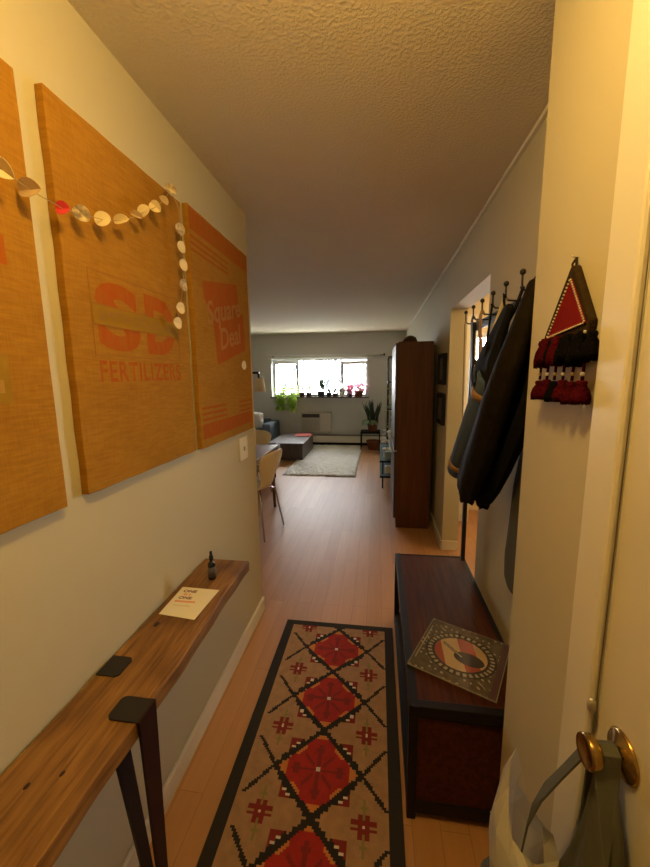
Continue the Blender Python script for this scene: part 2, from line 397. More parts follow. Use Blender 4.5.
# canvas 2 lettering
def frame_line(parent, y0,y1,z0,z1, w=.003, name='ink_frame'):
    mb = MB(); x = XC+.0004; y0,y1,z0,z1 = sy(y0),sy(y1),sz(z0),sz(z1)
    for b in ((y0,y1,z0,z0+w),(y0,y1,z1-w,z1),(y0,y0+w,z0+w,z1-w),(y1-w,y1,z0+w,z1-w)): mb.box(x,x+.0004,*b)
    return mb.build(name, ink_dark, parent)
frame_line(c2,.872,1.285,1.585,1.80)
text('S','printed_letter',ink_red,c2,(XC,sy(.888),sz(1.600)),U,V,.180,.185,bold=.045)
text('D','printed_letter',ink_red,c2,(XC,sy(1.095),sz(1.600)),U,V,.170,.185,bold=.045)
patch('ink_band', ink_olive, c2, [(.876,1.665),(1.28,1.665),(1.28,1.715),(.876,1.715)], .0014)
for z_ in (1.663,1.714): patch('ink_rule', ink_dark, c2, [(.876,z_),(1.28,z_),(1.28,z_+.003),(.876,z_+.003)], .0019)
text('SMITH DOUGLASS','printed_lettering',mat('band_lettering',(.27,.13,.018),.95),c2,(XC+.0022,sy(.895),sz(1.676)),U,V,.37,.028)
text('FERTILIZERS','printed_lettering',ink_red,c2,(XC,sy(.882),sz(1.516)),U,V,.405,.058,bold=.02,sp=1.12)
# canvas 3
patch('ink_band', ink_orange, c3, [(1.42,2.165),(2.045,2.165),(2.045,2.085),(1.42,2.085)])
for k in range(3):
    z = 2.066-k*.024
    patch('ink_stripe', ink_orange, c3, [(1.42,z),(1.78,z-.004),(1.78,z-.014),(1.42,z-.010)])
    z = 1.402-k*.024
    patch('ink_stripe', ink_red, c3, [(1.43,z),(1.68,z),(1.68,z-.010),(1.43,z-.010)])
    patch('ink_stripe', ink_orange, c3, [(1.84,z),(2.03,z),(2.03,z-.010),(1.84,z-.010)])
patch('ink_band', ink_red, c3, [(1.43,1.330),(2.03,1.335),(2.03,1.272),(1.43,1.268)])
patch('ink_block', ink_red, c3, [(1.50,1.915),(1.88,1.985),(1.90,1.835),(1.60,1.785),(1.51,1.845)])
patch('ink_block', ink_red, c3, [(1.58,1.79),(1.955,1.852),(1.965,1.665),(1.61,1.58)])
cr = mat('bare_burlap_letters', (.37,.15,.016), .95)
text('Square','printed_lettering',cr,c3,(XC+.001,sy(1.53),sz(1.715)),(0,.975,.22),V,.40,.13,bold=.02)
text('Deal','printed_lettering',cr,c3,(XC+.001,sy(1.65),sz(1.645)),(0,.975,.20),V,.26,.10,bold=.02)
# canvas 1 remnants at the edge
patch('ink_block', ink_red, c1, [(.58,1.745),(.665,1.745),(.665,1.80),(.58,1.80)])
patch('ink_block', ink_green, c1, [(.48,1.48),(.64,1.48),(.64,1.575),(.48,1.575)])
patch('ink_block', mat('ink_yellow',(.36,.20,.02),.95), c1, [(.48,1.50),(.625,1.50),(.625,1.525),(.48,1.525)], .0014)

# paper disc garland
gar = thing('paper_garland', (-.70,.6,1.9), 'string garland of folded paper discs draped across the burlap canvases', 'garland')
gp = [(.50,1.93),(.663,1.915),(.718,1.905),(.796,1.902),(.851,1.913),(.921,1.927),(.995,1.952),(1.064,1.992),(1.105,2.019),(1.166,2.057),(1.215,2.096),(1.263,2.15)]
gd = [(1.31,2.044),(1.31,1.985),(1.316,1.927),(1.307,1.857),(1.274,1.772),(1.247,1.717)]
XG = -.695
MB().tube([(XG,y,z) for y,z in gp]+[(XG,1.315,2.11)]+[(XG,y,z) for y,z in gd], .0009, 5).build('string', string_m, gar)
disc_cols = [mat('disc_cream',(.72,.60,.36),.8), mat('disc_tan',(.50,.36,.20),.8), mat('disc_print',(.70,.58,.36),.8,col2=(.18,.13,.10),nscale=60), mat('disc_red',(.70,.05,.06),.7)]
def disc(y,z,r,rz,tilt,fold,m,x=XG):
    mb = MB(); n = 10
    for sgn in (1,-1):
        poly = [(0,r*math.cos(PI*k/n),sgn*r*math.sin(PI*k/n)) for k in range(n+1)]
        rot = Matrix.Rotation(sgn*fold,4,'Y'); poly = [rot@Vector(p) for p in poly]
        M4 = Matrix.Rotation(rz,4,'Z')@Matrix.Rotation(tilt,4,'X')
        nv = M4@(rot@Vector((.0009,0,0)))
        mb.prism([Vector((x,y,z))+M4@p for p in poly], nv)
    return mb.build('paper_disc', m, gar)
ci = [0,0,1,3,2,0,0,1,0,0,1,2]
for i,(y,z) in enumerate(gp[1:],1):
    disc(y,z,(.0225 if i<3 else .016 if i==3 else .0195)-.004*(i in (7,10)), random.uniform(-1.5,-.5), random.uniform(-1.0,1.0), random.uniform(.4,.9), disc_cols[ci[i]])
for i,(y,z) in enumerate(gd): disc(y,z,.0205, random.uniform(-.35,-.1), random.uniform(-.4,.4), random.uniform(.05,.25), disc_cols[0 if i%3 else 2])
disc(1.955,1.591,.024,-.15,.2,.06,disc_cols[0],XC+.006)

# light switch plate
sw = thing('light_switch', (XL,1.945,1.085), 'cream wall switch plate below the farthest burlap canvas', 'light switch')
box('cover_plate', white_m, (XL,XL+.007,1.895,2.015,1.068,1.195), sw, bevel=.003)
box('toggle', mat('toggle_cream',(.66,.60,.44),.4), (XL+.007,XL+.016,1.948,1.962,1.120,1.145), sw, bevel=.002)

# ------------------------------------------------------------------ wall shelf / console
sh = thing('console_shelf', (-.635,.6,0), 'long narrow reclaimed wood console on black steel legs along the left wall', 'console table')
m = MB().box(XL+.006,-.545,-.25,1.43,.700,.745)
bmesh.ops.subdivide_edges(m.bm, edges=[e for e in m.bm.edges if abs(e.verts[0].co.y-e.verts[1].co.y)>.5], cuts=60)
for v in m.bm.verts:
    if v.co.x > -.6: v.co.x += math.sin(v.co.y*9)*.003+math.sin(v.co.y*31)*.0015
m.build('plank', old_m, sh, bevel=.004)
mk = mat('knot_dark',(.035,.014,.006),.8)
for (y,x,r) in ((.518,-.672,.0045),(.548,-.622,.004),(.995,-.70,.008)):
    MB().lathe([(.0005,.745),(r,.745),(r*.8,.7458),(.0005,.7458)],(x,y,0),'z',10,1,1.6).build('wood_knot', mk, sh)
def rplate(x0,x1,y0,y1,z,t,r,corners):
    pts=[]
    for (cx,cy,a0,on) in ((x1-r,y1-r,0,corners[0]),(x0+r,y1-r,90,corners[1]),(x0+r,y0+r,180,corners[2]),(x1-r,y0+r,270,corners[3])):
        if on:
            for k in range(6):
                a=math.radians(a0+18*k); pts.append((cx+r*math.cos(a),cy+r*math.sin(a),z))
        else:
            sx = 1 if a0 in (0,270) else -1; sy = 1 if a0 in (0,90) else -1
            pts.append((cx+sx*r,cy+sy*r,z))
    return MB().prism(pts,(0,0,t))
def steel_leg(yc):  # folded flat bar leg
    l = rplate(-.620,-.540,yc-.034,yc+.030,.7455,.004,.014,(0,1,1,0)).build('leg', black_m, sh)
    yr = yc+.115
    rplate(XL+.010,-.676,yr-.034,yr+.034,.7455,.004,.014,(1,0,0,1)).build('mounting_plate', black_m, l)
    MB().prism([(-.540,yc-.034,.7495),(-.540,yc+.030,.7495),(-.540,yc+.008,0),(-.540,yc-.016,0)],(.006,0,0)).build('front_bar', mat('steel_front',(.022,.008,.008),.45,spec=.25), l)
    MB().prism([(-.742,yr-.030,.745),(-.742,yr+.030,.745),(-.742,yr+.030,.690),(-.742,yr-.030,.690)],(.005,0,0)).build('wall_flange', black_m, l)
    MB().prism([(-.622,yc-.026,.699),(-.622,yc+.026,.699),(-.548,yc+.006,.02),(-.548,yc-.014,.02)],(-.006,0,-.006)).build('rear_bar', black_m, l)
steel_leg(.700); steel_leg(-.12)
# paper card
cd = thing('printed_card', (-.65,1.12,.745), 'cream printed card lying on the wooden console', 'card')
q = [(-.722,1.042),(-.588,1.028),(-.578,1.200),(-.725,1.203)]
MB().prism([(x,y,.7462) for x,y in q],(0,0,.0008)).build('sheet', paper_m, cd)
mr = mat('print_maroon',(.16,.02,.015),.8); mo = mat('print_orange',(.75,.22,.10),.8)
uu = Vector((1,0.0,0)); vv = Vector((0,1,0))
text('ONE','printed_word',mr,cd,(-.707,1.170,.7470),uu,vv,.052,.017,bold=.03)
text('BY','printed_word',mo,cd,(-.695,1.152,.7470),uu,vv,.032,.012,bold=.01)
text('ONE','printed_word',mr,cd,(-.704,1.130,.7470),uu,vv,.050,.016,bold=.03)
mb = MB()
for k in range(9): mb.box(-.706+k*.0085,-.7005+k*.0085,1.112,1.122,.7470,.7474)
mb.build('printed_rule', mo, cd)
mb = MB()
for k in range(7): mb.box(-.700+k*.009,-.693+k*.009,1.092,1.095,.7470,.7474)
mb.build('printed_rule', mat('print_faint',(.62,.52,.36),.8), cd)
# dropper bottle
bt = thing('spray_bottle', (-.64,1.275,.745), 'small dark glass bottle with black cap standing on the console', 'bottle')
MB().lathe([(.0005,.7455),(.0135,.7455),(.0148,.748),(.0148,.806),(.012,.814),(.0065,.820),(.0065,.824),(.0005,.824)],(-.64,1.275,0),'z',20).build('bottle_body', mat('dark_glass',(.012,.010,.016),.12,spec=.7), bt)
MB().lathe([(.0152,.758),(.0152,.798)],(-.64,1.275,0),'z',20).build('paper_label', mat('label_grey',(.10,.095,.11),.6), bt, solid=.0004)
MB().lathe([(.0005,.824),(.0085,.824),(.0085,.840),(.0055,.843),(.005,.858),(.0035,.860),(.0005,.860)],(-.64,1.275,0),'z',16).build('cap', mat('cap_black',(.01,.01,.01),.4), bt)

# ------------------------------------------------------------------ runner rug
RC = [mat('wool_charcoal',(.022,.018,.014),1.,bump=.5,bscale=260), mat('wool_tan',(.40,.235,.125),1.,noise=.22,nscale=30,bump=.5,bscale=260),
      mat('wool_red',(.38,.020,.014),1.,noise=.2,nscale=40), mat('wool_maroon',(.20,.018,.014),1.), mat('wool_orange',(.55,.20,.04),1.),
      mat('wool_white',(.66,.60,.48),1.), mat('wool_green',(.22,.20,.06),1.), mat('wool_black',(.016,.013,.010),1.), mat('wool_ochre',(.33,.21,.09),1.)]
def rugc(x,y):
    if x < -.500 or x > .052 or y > 2.035 or y < .09: return 0
    u = x+.2185; k = round((y-1.53)/.325); dv = y-(1.53+k*.325); a=abs(u); b=abs(dv)
    t = a/.172+b/.1625
    if a<.008 and b<.008: return 5
    qa=math.floor(a/.0125+.5)*.0125; qb=math.floor(b/.0115+.5)*.0115; tl=qa/.172+qb/.1625
    if t < .915:
        red = (a<.058 and b<.122) or (a<.126 and b<.052) or (a+b<.122)
        if red:
            if a<.0065 and b<.10: return 3
            if b<.0065 and a<.105 : return 3
            if abs(a-b)<.007 and .02<a<.055: return 3
            if abs(a-.085)<.010 and b<.018: return 3
            if abs(b-.080)<.008 and a<.016: return 3
            return 2
        return 4 if (a>.100 or b>.090 or t>.82) else 2
    # corner squares with dots
    for (ca,cb) in ((.100,.084),):
        if abs(a-ca)<.030 and abs(b-cb)<.030 and t>.80:
            if (abs(a-.098)<.006 and abs(b-.098)<.006) or (abs(a-.116)<.006 and abs(b-.080)<.006): return 5
            return 3 if t>1.17 or a>.129 else 7
    if abs(tl-1)<.085 and a<.180: return 7
    if t<1: return 1
    if a>=.172:
        e = b-(a-.172)*1.2
        if abs(e)<.011 and b<.11: return 7
    # little flowers between the medallions
    c = a-.183; d = .1625-b
    ac, ad = abs(c), abs(d)
    if ac<.007 and ad<.007: return 5
    if ac<.022 and ad<.021: return 3
    if ac<.045 and .004<ad<.016: return 3
    if .006<ac<.018 and ad<.040: return 3
    if ac<.055 and ad<.012 : return 8
    if ac<.006 and ad<.085: return 6
    if ac<.014 and .055<ad<.063: return 6
    return 1
x0,x1,y0,y1 = -.553,.100,.05,2.075; cs=.0081
nx=int((x1-x0)/cs); ny=int((y1-y0)/cs)
P=[[ (x0+(x1-x0)*i/nx, y0+(y1-y0)*j/ny, .009) for i in range(nx+1)] for j in range(ny+1)]
rm=MB(); rm.grid(P, smooth=False, matf=lambda j,i: rugc(x0+(x1-x0)*(i+.5)/nx, y0+(y1-y0)*(j+.5)/ny))
rm.mi=0
rm.box(x0,x1,y0,y1,.0005,.0085)
rug = rm.build('runner_rug', None, mats=RC)
tag(rug, 'woven hallway runner with red medallions on tan and a dark border', 'rug')

# ------------------------------------------------------------------ hall tree bench
ht = thing('hall_tree', (.31,1.63,0), 'dark wood storage bench with tall coat hook frame against the right wall', 'hall tree')
BX0,BX1,BY0,BY1,BZ = .112,.518,1.095,2.165,.45
seat = MB().box(BX0+.028,BX1-.02,BY0+.03,BY1-.01,BZ-.03,BZ-.003).build('seat', dark_wood, ht)
gl = mat('seat_groove',(.012,.005,.004),.6)
for x in (.235,.33,.42): box('plank_groove', gl, (x,x+.0025,BY0+.03,BY1-.01,BZ-.0032,BZ-.0022), seat)
MB().box(BX0,BX0+.028,BY0,BY1,BZ-.045,BZ).box(BX1-.02,BX1,BY0,BY1,BZ-.045,BZ).box(BX0+.028,BX1-.02,BY0,BY0+.03,BZ-.045,BZ).box(BX0+.028,BX1-.02,BY1-.01,BY1,BZ-.045,BZ).build('seat_frame', dark_frame, ht, bevel=.003)
for (x,y) in ((BX0,BY0),(BX1-.03,BY0),(BX0,BY1-.03),(BX1-.03,BY1-.03)):
    box('leg', dark_frame, (x,x+.03,y,y+.03,0,BZ-.045), ht, bevel=.002)
box('end_panel', dark_wood, (BX0+.03,BX1-.03,BY0+.008,BY0+.022,.075,BZ-.045), ht)
MB().box(BX0+.03,BX1-.03,BY0,BY0+.03,.03,.075).box(BX0,BX0+.03,BY0+.03,BY1-.03,.03,.06).box(BX1-.03,BX1,BY0+.03,BY1-.03,.03,.06).box(BX0+.03,BX1-.03,BY1-.03,BY1,.03,.06).build('lower_rail', dark_frame, ht)
box('lower_shelf', dark_wood, (BX0+.03,BX1-.03,BY0+.03,BY1-.03,.04,.055), ht)
for y in (2.125,1.125): box('post', rail_m, (.488,.510,y-.011,y+.011,BZ,1.80), ht, bevel=.002)
box('hook_rail', rail_m, (.508,.518,1.114,2.15,1.755,1.80), ht, bevel=.002)
HY = [2.045+i*(-.152) for i in range(7)]
for i,y in enumerate(HY):
    h = MB().tube([(.510,y,1.782),(.470,y,1.782),(.450,y,1.784),(.441,y,1.795),(.440,y,1.815),(.440,y,1.836)],.0035,8).build('hook', rail_m, ht)
    MB().ball((.440,y,1.840),.0095,10).build('ball_tip', rail_m, h)

# record sleeve on the bench
ac = [mat('art_olive',(.13,.10,.065),.22,coat=.8,noise=.4,nscale=40), mat('art_cream',(.50,.34,.17),.22,coat=.8), mat('art_red',(.33,.07,.045),.22,coat=.8),
      mat('art_dark',(.05,.04,.035),.22,coat=.8), mat('art_bead',(.33,.28,.18),.22,coat=.8), mat('art_edge',(.28,.25,.19),.15,coat=1.), mat('art_plum',(.10,.05,.05),.22,coat=.8)]
def artc(p,q):
    e = math.hypot(p/.72,q/.60); r = math.hypot(p,q); an = math.atan2(q/.60,p/.72)
    if abs(p)>.985 or abs(q)>.985: return 5
    if -.93<p<-.90 and abs(q)<.7: return 4
    e = math.hypot(p/.80,q/.72)
    if e<.78:
        if abs((q+.05)-(-p*.55)+.0)<.045 and -.48<p<.05: return 4 if abs(q+p*.55+.05)<.02 else 3
        if (p-.22)**2/.13+(q+.08)**2/.045<1: return 3
        s = (p*.75+q*.35)*6.0
        return 2 if math.sin(s*1.6)>.15 else 1
    if .86<e<.99 and math.sin(an*34)>-.2: return 4
    if e<1.05: return 3
    if p>.84: return 6
    return 4 if (math.sin(p*23+3*math.sin(q*9))*math.sin(q*21+3*math.sin(p*8)) > .70) else 0
al = thing('record_sleeve', (.326,1.345,.45), 'square record sleeve with an oval striped picture in clear plastic, lying on the bench', 'record')
cx,cy = .326,1.347; ang = math.radians(-26); s2 = .155
eu = Vector((math.cos(ang),math.sin(ang),0)); ev = Vector((-math.sin(ang),math.cos(ang),0)); C = Vector((cx,cy,.4545))
n=150
P=[[C+eu*s2*(-1+2*i/n)+ev*s2*(-1+2*j/n) for i in range(n+1)] for j in range(n+1)]
mb=MB(); mb.grid(P,smooth=False,matf=lambda j,i: artc(-1+2*(i+.5)/n,-1+2*(j+.5)/n)); mb.build('cover_art',None,al,mats=ac)
MB().prism([C+eu*a*.156+ev*b*.156-Vector((0,0,.0042)) for a,b in ((-1,-1),(1,-1),(1,1),(-1,1))],(0,0,.0037)).build('cardboard_sleeve', ac[5], al)

# ------------------------------------------------------------------ garments on the hooks
def garment(name, rows, m, label, cat, parent=None, folds=7, amp=.012, seed=1, n=40, th=None):
    """rows: (z, y_near, y_far, x_centre, half depth)"""
    rnd = random.Random(seed); ph=[rnd.uniform(0,6.28) for _ in range(4)]
    # refine rows with smooth interpolation
    R=[]
    for a,b in zip(rows,rows[1:]):
        for k in range(6):
            t=k/6; s=t*t*(3-2*t)*.5+t*.5
            R.append([a[i]+(b[i]-a[i])*s for i in range(5)])
    R.append(list(rows[-1]))
    rings=[]
    for ri,(z,ya,yb,xc,hd) in enumerate(R):
        yc=(ya+yb)/2; hw=abs(yb-ya)/2; ring=[]
        tt=ri/(len(R)-1)
        for k in range(n):
            a=2*PI*k/n
            c,s=math.cos(a),math.sin(a)
            u=abs(c)**.8*(1 if c>0 else -1); v=abs(s)**.8*(1 if s>0 else -1)
            f=1+ (amp/max(hd,.01))*math.sin(a*folds+ph[0]+tt*1.5)*min(1,tt*3)
            zz = z + (.012*math.sin(a*3+ph[1]) if ri>=len(R)-2 else 0)
            ring.append((xc+hd*v*f, yc+hw*u*(1+.03*math.sin(a*5+tt*9+ph[2])), zz))
        rings.append(ring)
    # rounded ends
    def shrink(r,f,dz):
        c=sum((Vector(p) for p in r),Vector())/len(r); return [tuple(c+(Vector(p)-c)*f+Vector((0,0,dz))) for p in r]
    rings=[shrink(rings[0],.3,.012),shrink(rings[0],.75,.008)]+rings+[shrink(rings[-1],.85,-.014),shrink(rings[-1],.4,-.02)]
    o = MB().ring_loft(rings).build(name, m, parent)
    if not parent: tag(o,label,cat)
    return o
brown_m = mat('dark_brown_leather',(.013,.009,.005),.8,noise=.4,nscale=12,bump=.6,bscale=22,bdist=.012,spec=.12)
blk_m = mat('black_wool',(.006,.006,.006),.9,bump=.3,bscale=80,spec=.15)
grn_m = mat('grey_green_cloth',(.075,.07,.045),.95,bump=.4,bscale=90)
cb = thing('brown_coat', (.42,1.4,1.0), 'long dark brown coat hanging slanted from the hook nearest the pillar', 'coat')
garment('coat_body', [(1.775,1.12,1.165,.425,.018),(1.68,1.12,1.20,.412,.028),(1.56,1.15,1.30,.398,.034),(1.44,1.21,1.41,.388,.036),(1.20,1.35,1.60,.380,.036),(1.08,1.45,1.70,.378,.034),(1.03,1.49,1.70,.378,.030),(1.01,1.53,1.67,.378,.024)], brown_m,'','',cb,folds=4,amp=.008,seed=3)
MB().tube([(.440,1.133,1.795),(.436,1.145,1.806),(.43,1.165,1.79),(.432,1.16,1.765)],.003,6).build('hanging_loop', brown_m, cb)
kb = thing('black_coat', (.475,1.35,1.0), 'black coat hanging behind the brown coat with its hem lowest', 'coat')
garment('coat_body', [(1.755,1.11,1.20,.472,.02),(1.60,1.11,1.30,.470,.028),(1.45,1.15,1.40,.462,.028),(1.285,1.28,1.50,.458,.030),(1.17,1.37,1.57,.454,.030),(1.06,1.46,1.67,.450,.028),(1.00,1.53,1.68,.448,.024),(.98,1.57,1.65,.448,.018)], blk_m,'','',kb,folds=7,amp=.008,seed=5)
tag(garment('scarf', [(1.74,1.22,1.27,.548,.010),(1.40,1.21,1.40,.538,.012),(1.1,1.22,1.50,.535,.012),(.80,1.24,1.54,.532,.012),(.70,1.26,1.53,.532,.010)], grn_m,'','',None,folds=4,amp=.004,seed=9), 'grey green scarf hanging low beside the pillar edge behind the coats', 'scarf')
sb = thing('black_shoulder_bag', (.42,1.42,1.45), 'black fabric shoulder bag hanging above the blue mat', 'bag')
garment('bag_body', [(1.74,1.29,1.36,.415,.012),(1.66,1.32,1.45,.405,.020),(1.58,1.34,1.56,.395,.026),(1.52,1.35,1.63,.390,.028),(1.49,1.37,1.61,.390,.02)], mat('black_nylon',(.006,.006,.007),.8,bump=.3,bscale=40,spec=.15),'','',sb,folds=5,amp=.004,seed=8)
MB().ribbon([(.440,1.437,1.795),(.432,1.43,1.805),(.425,1.40,1.77),(.424,1.36,1.72)],(0,.010,.004)).build('strap', blk_m, sb)
MB().ribbon([(.437,1.285,1.792),(.45,1.30,1.80),(.44,1.33,1.74),(.43,1.36,1.70)],(0,.008,.004)).build('strap', blk_m, sb)
# blue rolled mat
ym = thing('yoga_mat', (.37,1.6,1.05), 'blue grey rolled mat with two tan bands hanging from a hook', 'yoga mat')
A=Vector((.405,1.42,1.525)); B=Vector((.392,1.85,1.06)); D=(B-A)
blue_m = mat('blue_foam',(.060,.098,.19),.9,bump=.2,bscale=120)
def cylv(a,b,r,n=28): return MB().tube([a,a+(b-a)*.02,a+(b-a)*.98,b],[r*.93,r,r,r*.93],n)
cylv(A,B,.052).build('rolled_mat', blue_m, ym)
tanm = mat('tan_band',(.36,.21,.08),.8)
for t in (.10,.86): MB().tube([A+D*t,A+D*(t+.055)],[.054,.054],28,).build('band', tanm, ym)
MB().ribbon([A+D*.12+Vector((-.03,0,.05)),(.375,1.40,1.63),(.42,1.54,1.73),(.440,1.590,1.800),(.437,1.594,1.795)],(0,.008,.003)).build('carrying_strap', blk_m, ym)
MB().tube([(.35,1.44,1.58),(.345,1.46,1.555),(.345,1.465,1.51),(.35,1.44,1.485),(.352,1.425,1.51),(.35,1.43,1.55),(.35,1.44,1.58)],.004,6).build('clip', rail_m, ym)
# ribbons and cords
def hang(name, pts, w, m, label, cat, th=.0015):
    return tag(MB().ribbon(pts, w, th).build(name, m), label, cat)
hang('lanyard', [(.447,1.741,1.786),(.440,1.741,1.800),(.436,1.742,1.78),(.436,1.735,1.70),(.437,1.70,1.62),(.44,1.72,1.50)], (0,.022,0), mat('ochre_cloth',(.42,.23,.05),.9), 'ochre cloth ribbon hanging from the middle hook', 'lanyard')
tag(MB().tube([(.447,1.435,1.786),(.437,1.436,1.800),(.432,1.44,1.77),(.40,1.44,1.66),(.39,1.43,1.55),(.395,1.42,1.47)],.007,8).build('rope', mat('cream_rope',(.55,.46,.28),.9,bump=1.,bscale=90,bdist=.004)), 'cream rope hanging between the black bag and the brown coat', 'rope')
hang('belt', [(.447,1.893,1.786),(.440,1.893,1.800),(.436,1.895,1.78),(.44,1.885,1.60),(.445,1.87,1.36)], (0,.018,0), mat('belt_black',(.010,.008,.008),.6), 'narrow black belt hanging from the second hook from the doorway', 'belt')
hang('canvas_strap', [(.447,2.045,1.786),(.440,2.045,1.800),(.437,2.046,1.78),(.44,2.04,1.50),(.445,2.03,1.18)], (0,.006,0), mat('tan_strap',(.33,.20,.07),.9), 'thin tan strap hanging from the hook nearest the doorway', 'strap')
hang('grey_scarf', [(.447,1.80,1.77),(.437,1.81,1.775),(.45,1.80,1.70),(.455,1.79,1.45),(.46,1.78,1.20)], (0,.010,0), mat('pale_grey_cloth',(.16,.15,.13),.9), 'pale grey scarf hanging behind the ochre ribbon', 'scarf')

# ------------------------------------------------------------------ tassel wall hanging
tw = thing('tassel_hanging', (XN,.88,1.47), 'red triangular felt wall hanging with maroon and black tassels', 'wall hanging')
olv=mat('olive_braid',(.035,.022,.010),1.,bump=1.,bscale=120,bdist=.004,spec=.04); felt=mat('red_felt',(.17,.009,.006),1.,bump=.4,bscale=200,spec=.04)
X2=XN-.018
apex=(.850,1.738); bl=(.955,1.603); br=(.772,1.606)
MB().prism([(XN-.001,apex[0]-.006,apex[1]+.004),(XN-.001,apex[0]+.006,apex[1]+.004),(XN-.001,bl[0],bl[1]+.01),(XN-.001,bl[0],bl[1]-.006),(XN-.001,br[0],br[1]-.006),(XN-.001,br[0]-.006,br[1]+.02)],(-.016,0,0)).build('padded_backing', olv, tw, bevel=.004)
inn=[(.843,1.716),(.930,1.608),(.775,1.622)]
MB().prism([(X2+.001,y,z) for y,z in inn],(-.003,0,0)).build('felt_triangle', felt, tw)
wp=mat('white_stitch',(.60,.50,.36),.9)
pts=inn+[inn[0]]; mb=MB()
for (a,b) in zip(pts,pts[1:]):
    nseg=18
    for k in range(nseg):
        y=a[0]+(b[0]-a[0])*(k+.5)/nseg; z=a[1]+(b[1]-a[1])*(k+.5)/nseg; mb.ball((X2-.003,y,z),.0022,6)
mb.build('stitching', wp, tw)
MB().tube([(XN-.004,.862,1.760),(XN-.008,.868,1.750),(XN-.010,.860,1.735),(XN-.008,.852,1.742),(XN-.004,.862,1.760)],.0022,6).build('hanging_loop', olv, tw)
MB().tube([(XN,.862,1.760),(XN-.014,.862,1.763)],.0012,6).build('nail', chrome_m, tw)
mar=mat('maroon_wool',(.055,.003,.006),1.,bump=1.,bscale=160,bdist=.004,spec=.04); blw=mat('black_wool_yarn',(.005,.004,.004),1.,bump=1.,bscale=160,bdist=.004,spec=.04)
def tassel(y,ztop,r,l,m,x,name='tassel'):
    prof=[(.0005,ztop),(r*.5,ztop-.001),(r*.66,ztop-l*.12),(r*.52,ztop-l*.22),(r*.86,ztop-l*.45),(r*1.04,ztop-l*.75),(r*.98,ztop-l),(.0005,ztop-l*.97)]
    mb=MB(); rings=[]; n=44
    for ri,(rr,h) in enumerate(prof):
        rings.append([(x+rr*math.cos(2*PI*k/n)*(1+.10*((k%2)*2-1)*(ri>3)), y+rr*math.sin(2*PI*k/n)*(1+.10*((k%2)*2-1)*(ri>3)), h+(.0025*math.sin(k*2.3) if ri==6 else 0)) for k in range(n)])
    return mb.ring_loft(rings).build(name, m, tw)
for k in range(9):
    y=.742+k*.0255; tassel(y,1.604+(.003 if k%2 else 0),.0148,.052+.005*(k%3),mar if k in (8,7,5) else blw,XN-.022-(.005 if k%2 else 0))
for k in range(7): MB().ball((XN-.026,.760+k*.028,1.603),.0035,6).build('bead', whitef_m if k%2==0 else mar, tw)
for k in range(6):
    y=.758+k*.037; t_=tassel(y,1.516-.003*(k%2),.0150,.044,[mar,mar,mar,blw,mar,mar][k],XN-.024)
    MB().tube([(XN-.022,y,1.560),(XN-.024,y,1.514)],.0028,6).build('cord', mar, t_); MB().ball((XN-.024,y,1.527),.0045,8).build('bead', mat('brass_bead',(.5,.35,.14),.4,metal=.6) if k%2 else whitef_m, t_)

# ------------------------------------------------------------------ bags on the door knob
tote = thing('tote_bag', (.30,.55,.25), 'grey green fabric tote bag hanging by its strap from the brass knob', 'bag')
cloth=mat('grey_green_canvas',(.085,.085,.062),.95,bump=.4,bscale=150)
ky,kz=KC
# strap over the knob neck
MB().ribbon([(.362,ky+.05,.62),(.362,ky+.035,.76),(.362,ky+.016,.90),(.362,ky+.012,kz+.010),(.362,ky,kz+.0165),(.362,ky-.013,kz+.010),(.362,ky-.018,.90),(.358,ky-.045,.78),(.350,ky-.07,.62)],[(.004,.010,0),(.006,.010,0),(.012,.002,0),(.019,0,0),(.019,0,0),(.019,0,0),(.019,.002,0),(.014,.022,0),(.010,.035,0)],.0016).build('strap', cloth, tote)
MB().ribbon([(.357,ky+.014,.932),(.350,ky+.030,.89),(.335,ky+.052,.82),(.315,ky+.070,.75),(.300,ky+.080,.68),(.295,ky+.085,.60)],[(.004,.012,0),(.005,.012,0),(.008,.014,0),(.011,.018,0),(.014,.022,0),(.016,.026,0)],.0016).build('strap', cloth, tote)
garment('bag_body', [(.895,.545,.580,.368,.010),(.84,.520,.583,.367,.014),(.76,.50,.590,.366,.018),(.68,.48,.605,.362,.022),(.61,.46,.622,.358,.026),(.52,.42,.68,.335,.050),(.40,.38,.77,.300,.075),(.28,.38,.76,.300,.080),(.25,.39,.74,.300,.07)], cloth,'','',tote,folds=5,amp=.008,seed=11)
pb = thing('plastic_bag', (.25,.62,.5), 'crumpled translucent white plastic bag sticking up out of the tote below the knob', 'bag')
def film(rows, name):
    return MB().grid(rows, smooth=False).build(name, bag_m, pb, solid=.0006)
rt=[];rm_=[];ru=[];rl=[]; nb=14
prof_=[.675,.665,.690,.735,.785,.775,.725,.690,.660,.655,.665,.650,.640,.660]
cxx,cyy=.288,.635
for k in range(nb+1):
    q=k%nb; a=2*PI*q/nb; zt=prof_[q]; j1=.006*math.sin(q*2.7); j2=.006*math.cos(q*1.9)
    rt.append((cxx+(.030+j1)*math.cos(a),cyy+(.050+j2)*math.sin(a),zt))
    ru.append((cxx+(.050+j2)*math.cos(a+.1),cyy+(.074-j1)*math.sin(a+.1),zt*.55+.61*.45))
    rm_.append((cxx+(.060+1.5*j1)*math.cos(a),cyy+(.090+1.5*j2)*math.sin(a),.590+j1))
    rl.append((cxx+(.050+j2)*math.cos(a),cyy+(.080+j1)*math.sin(a),.52))
rb=[(cxx+(x-cxx)*.6,cyy+(y-cyy)*.6,.46) for x,y,z in rl]
film([rt,ru,rm_,rl,rb],'bag_film')

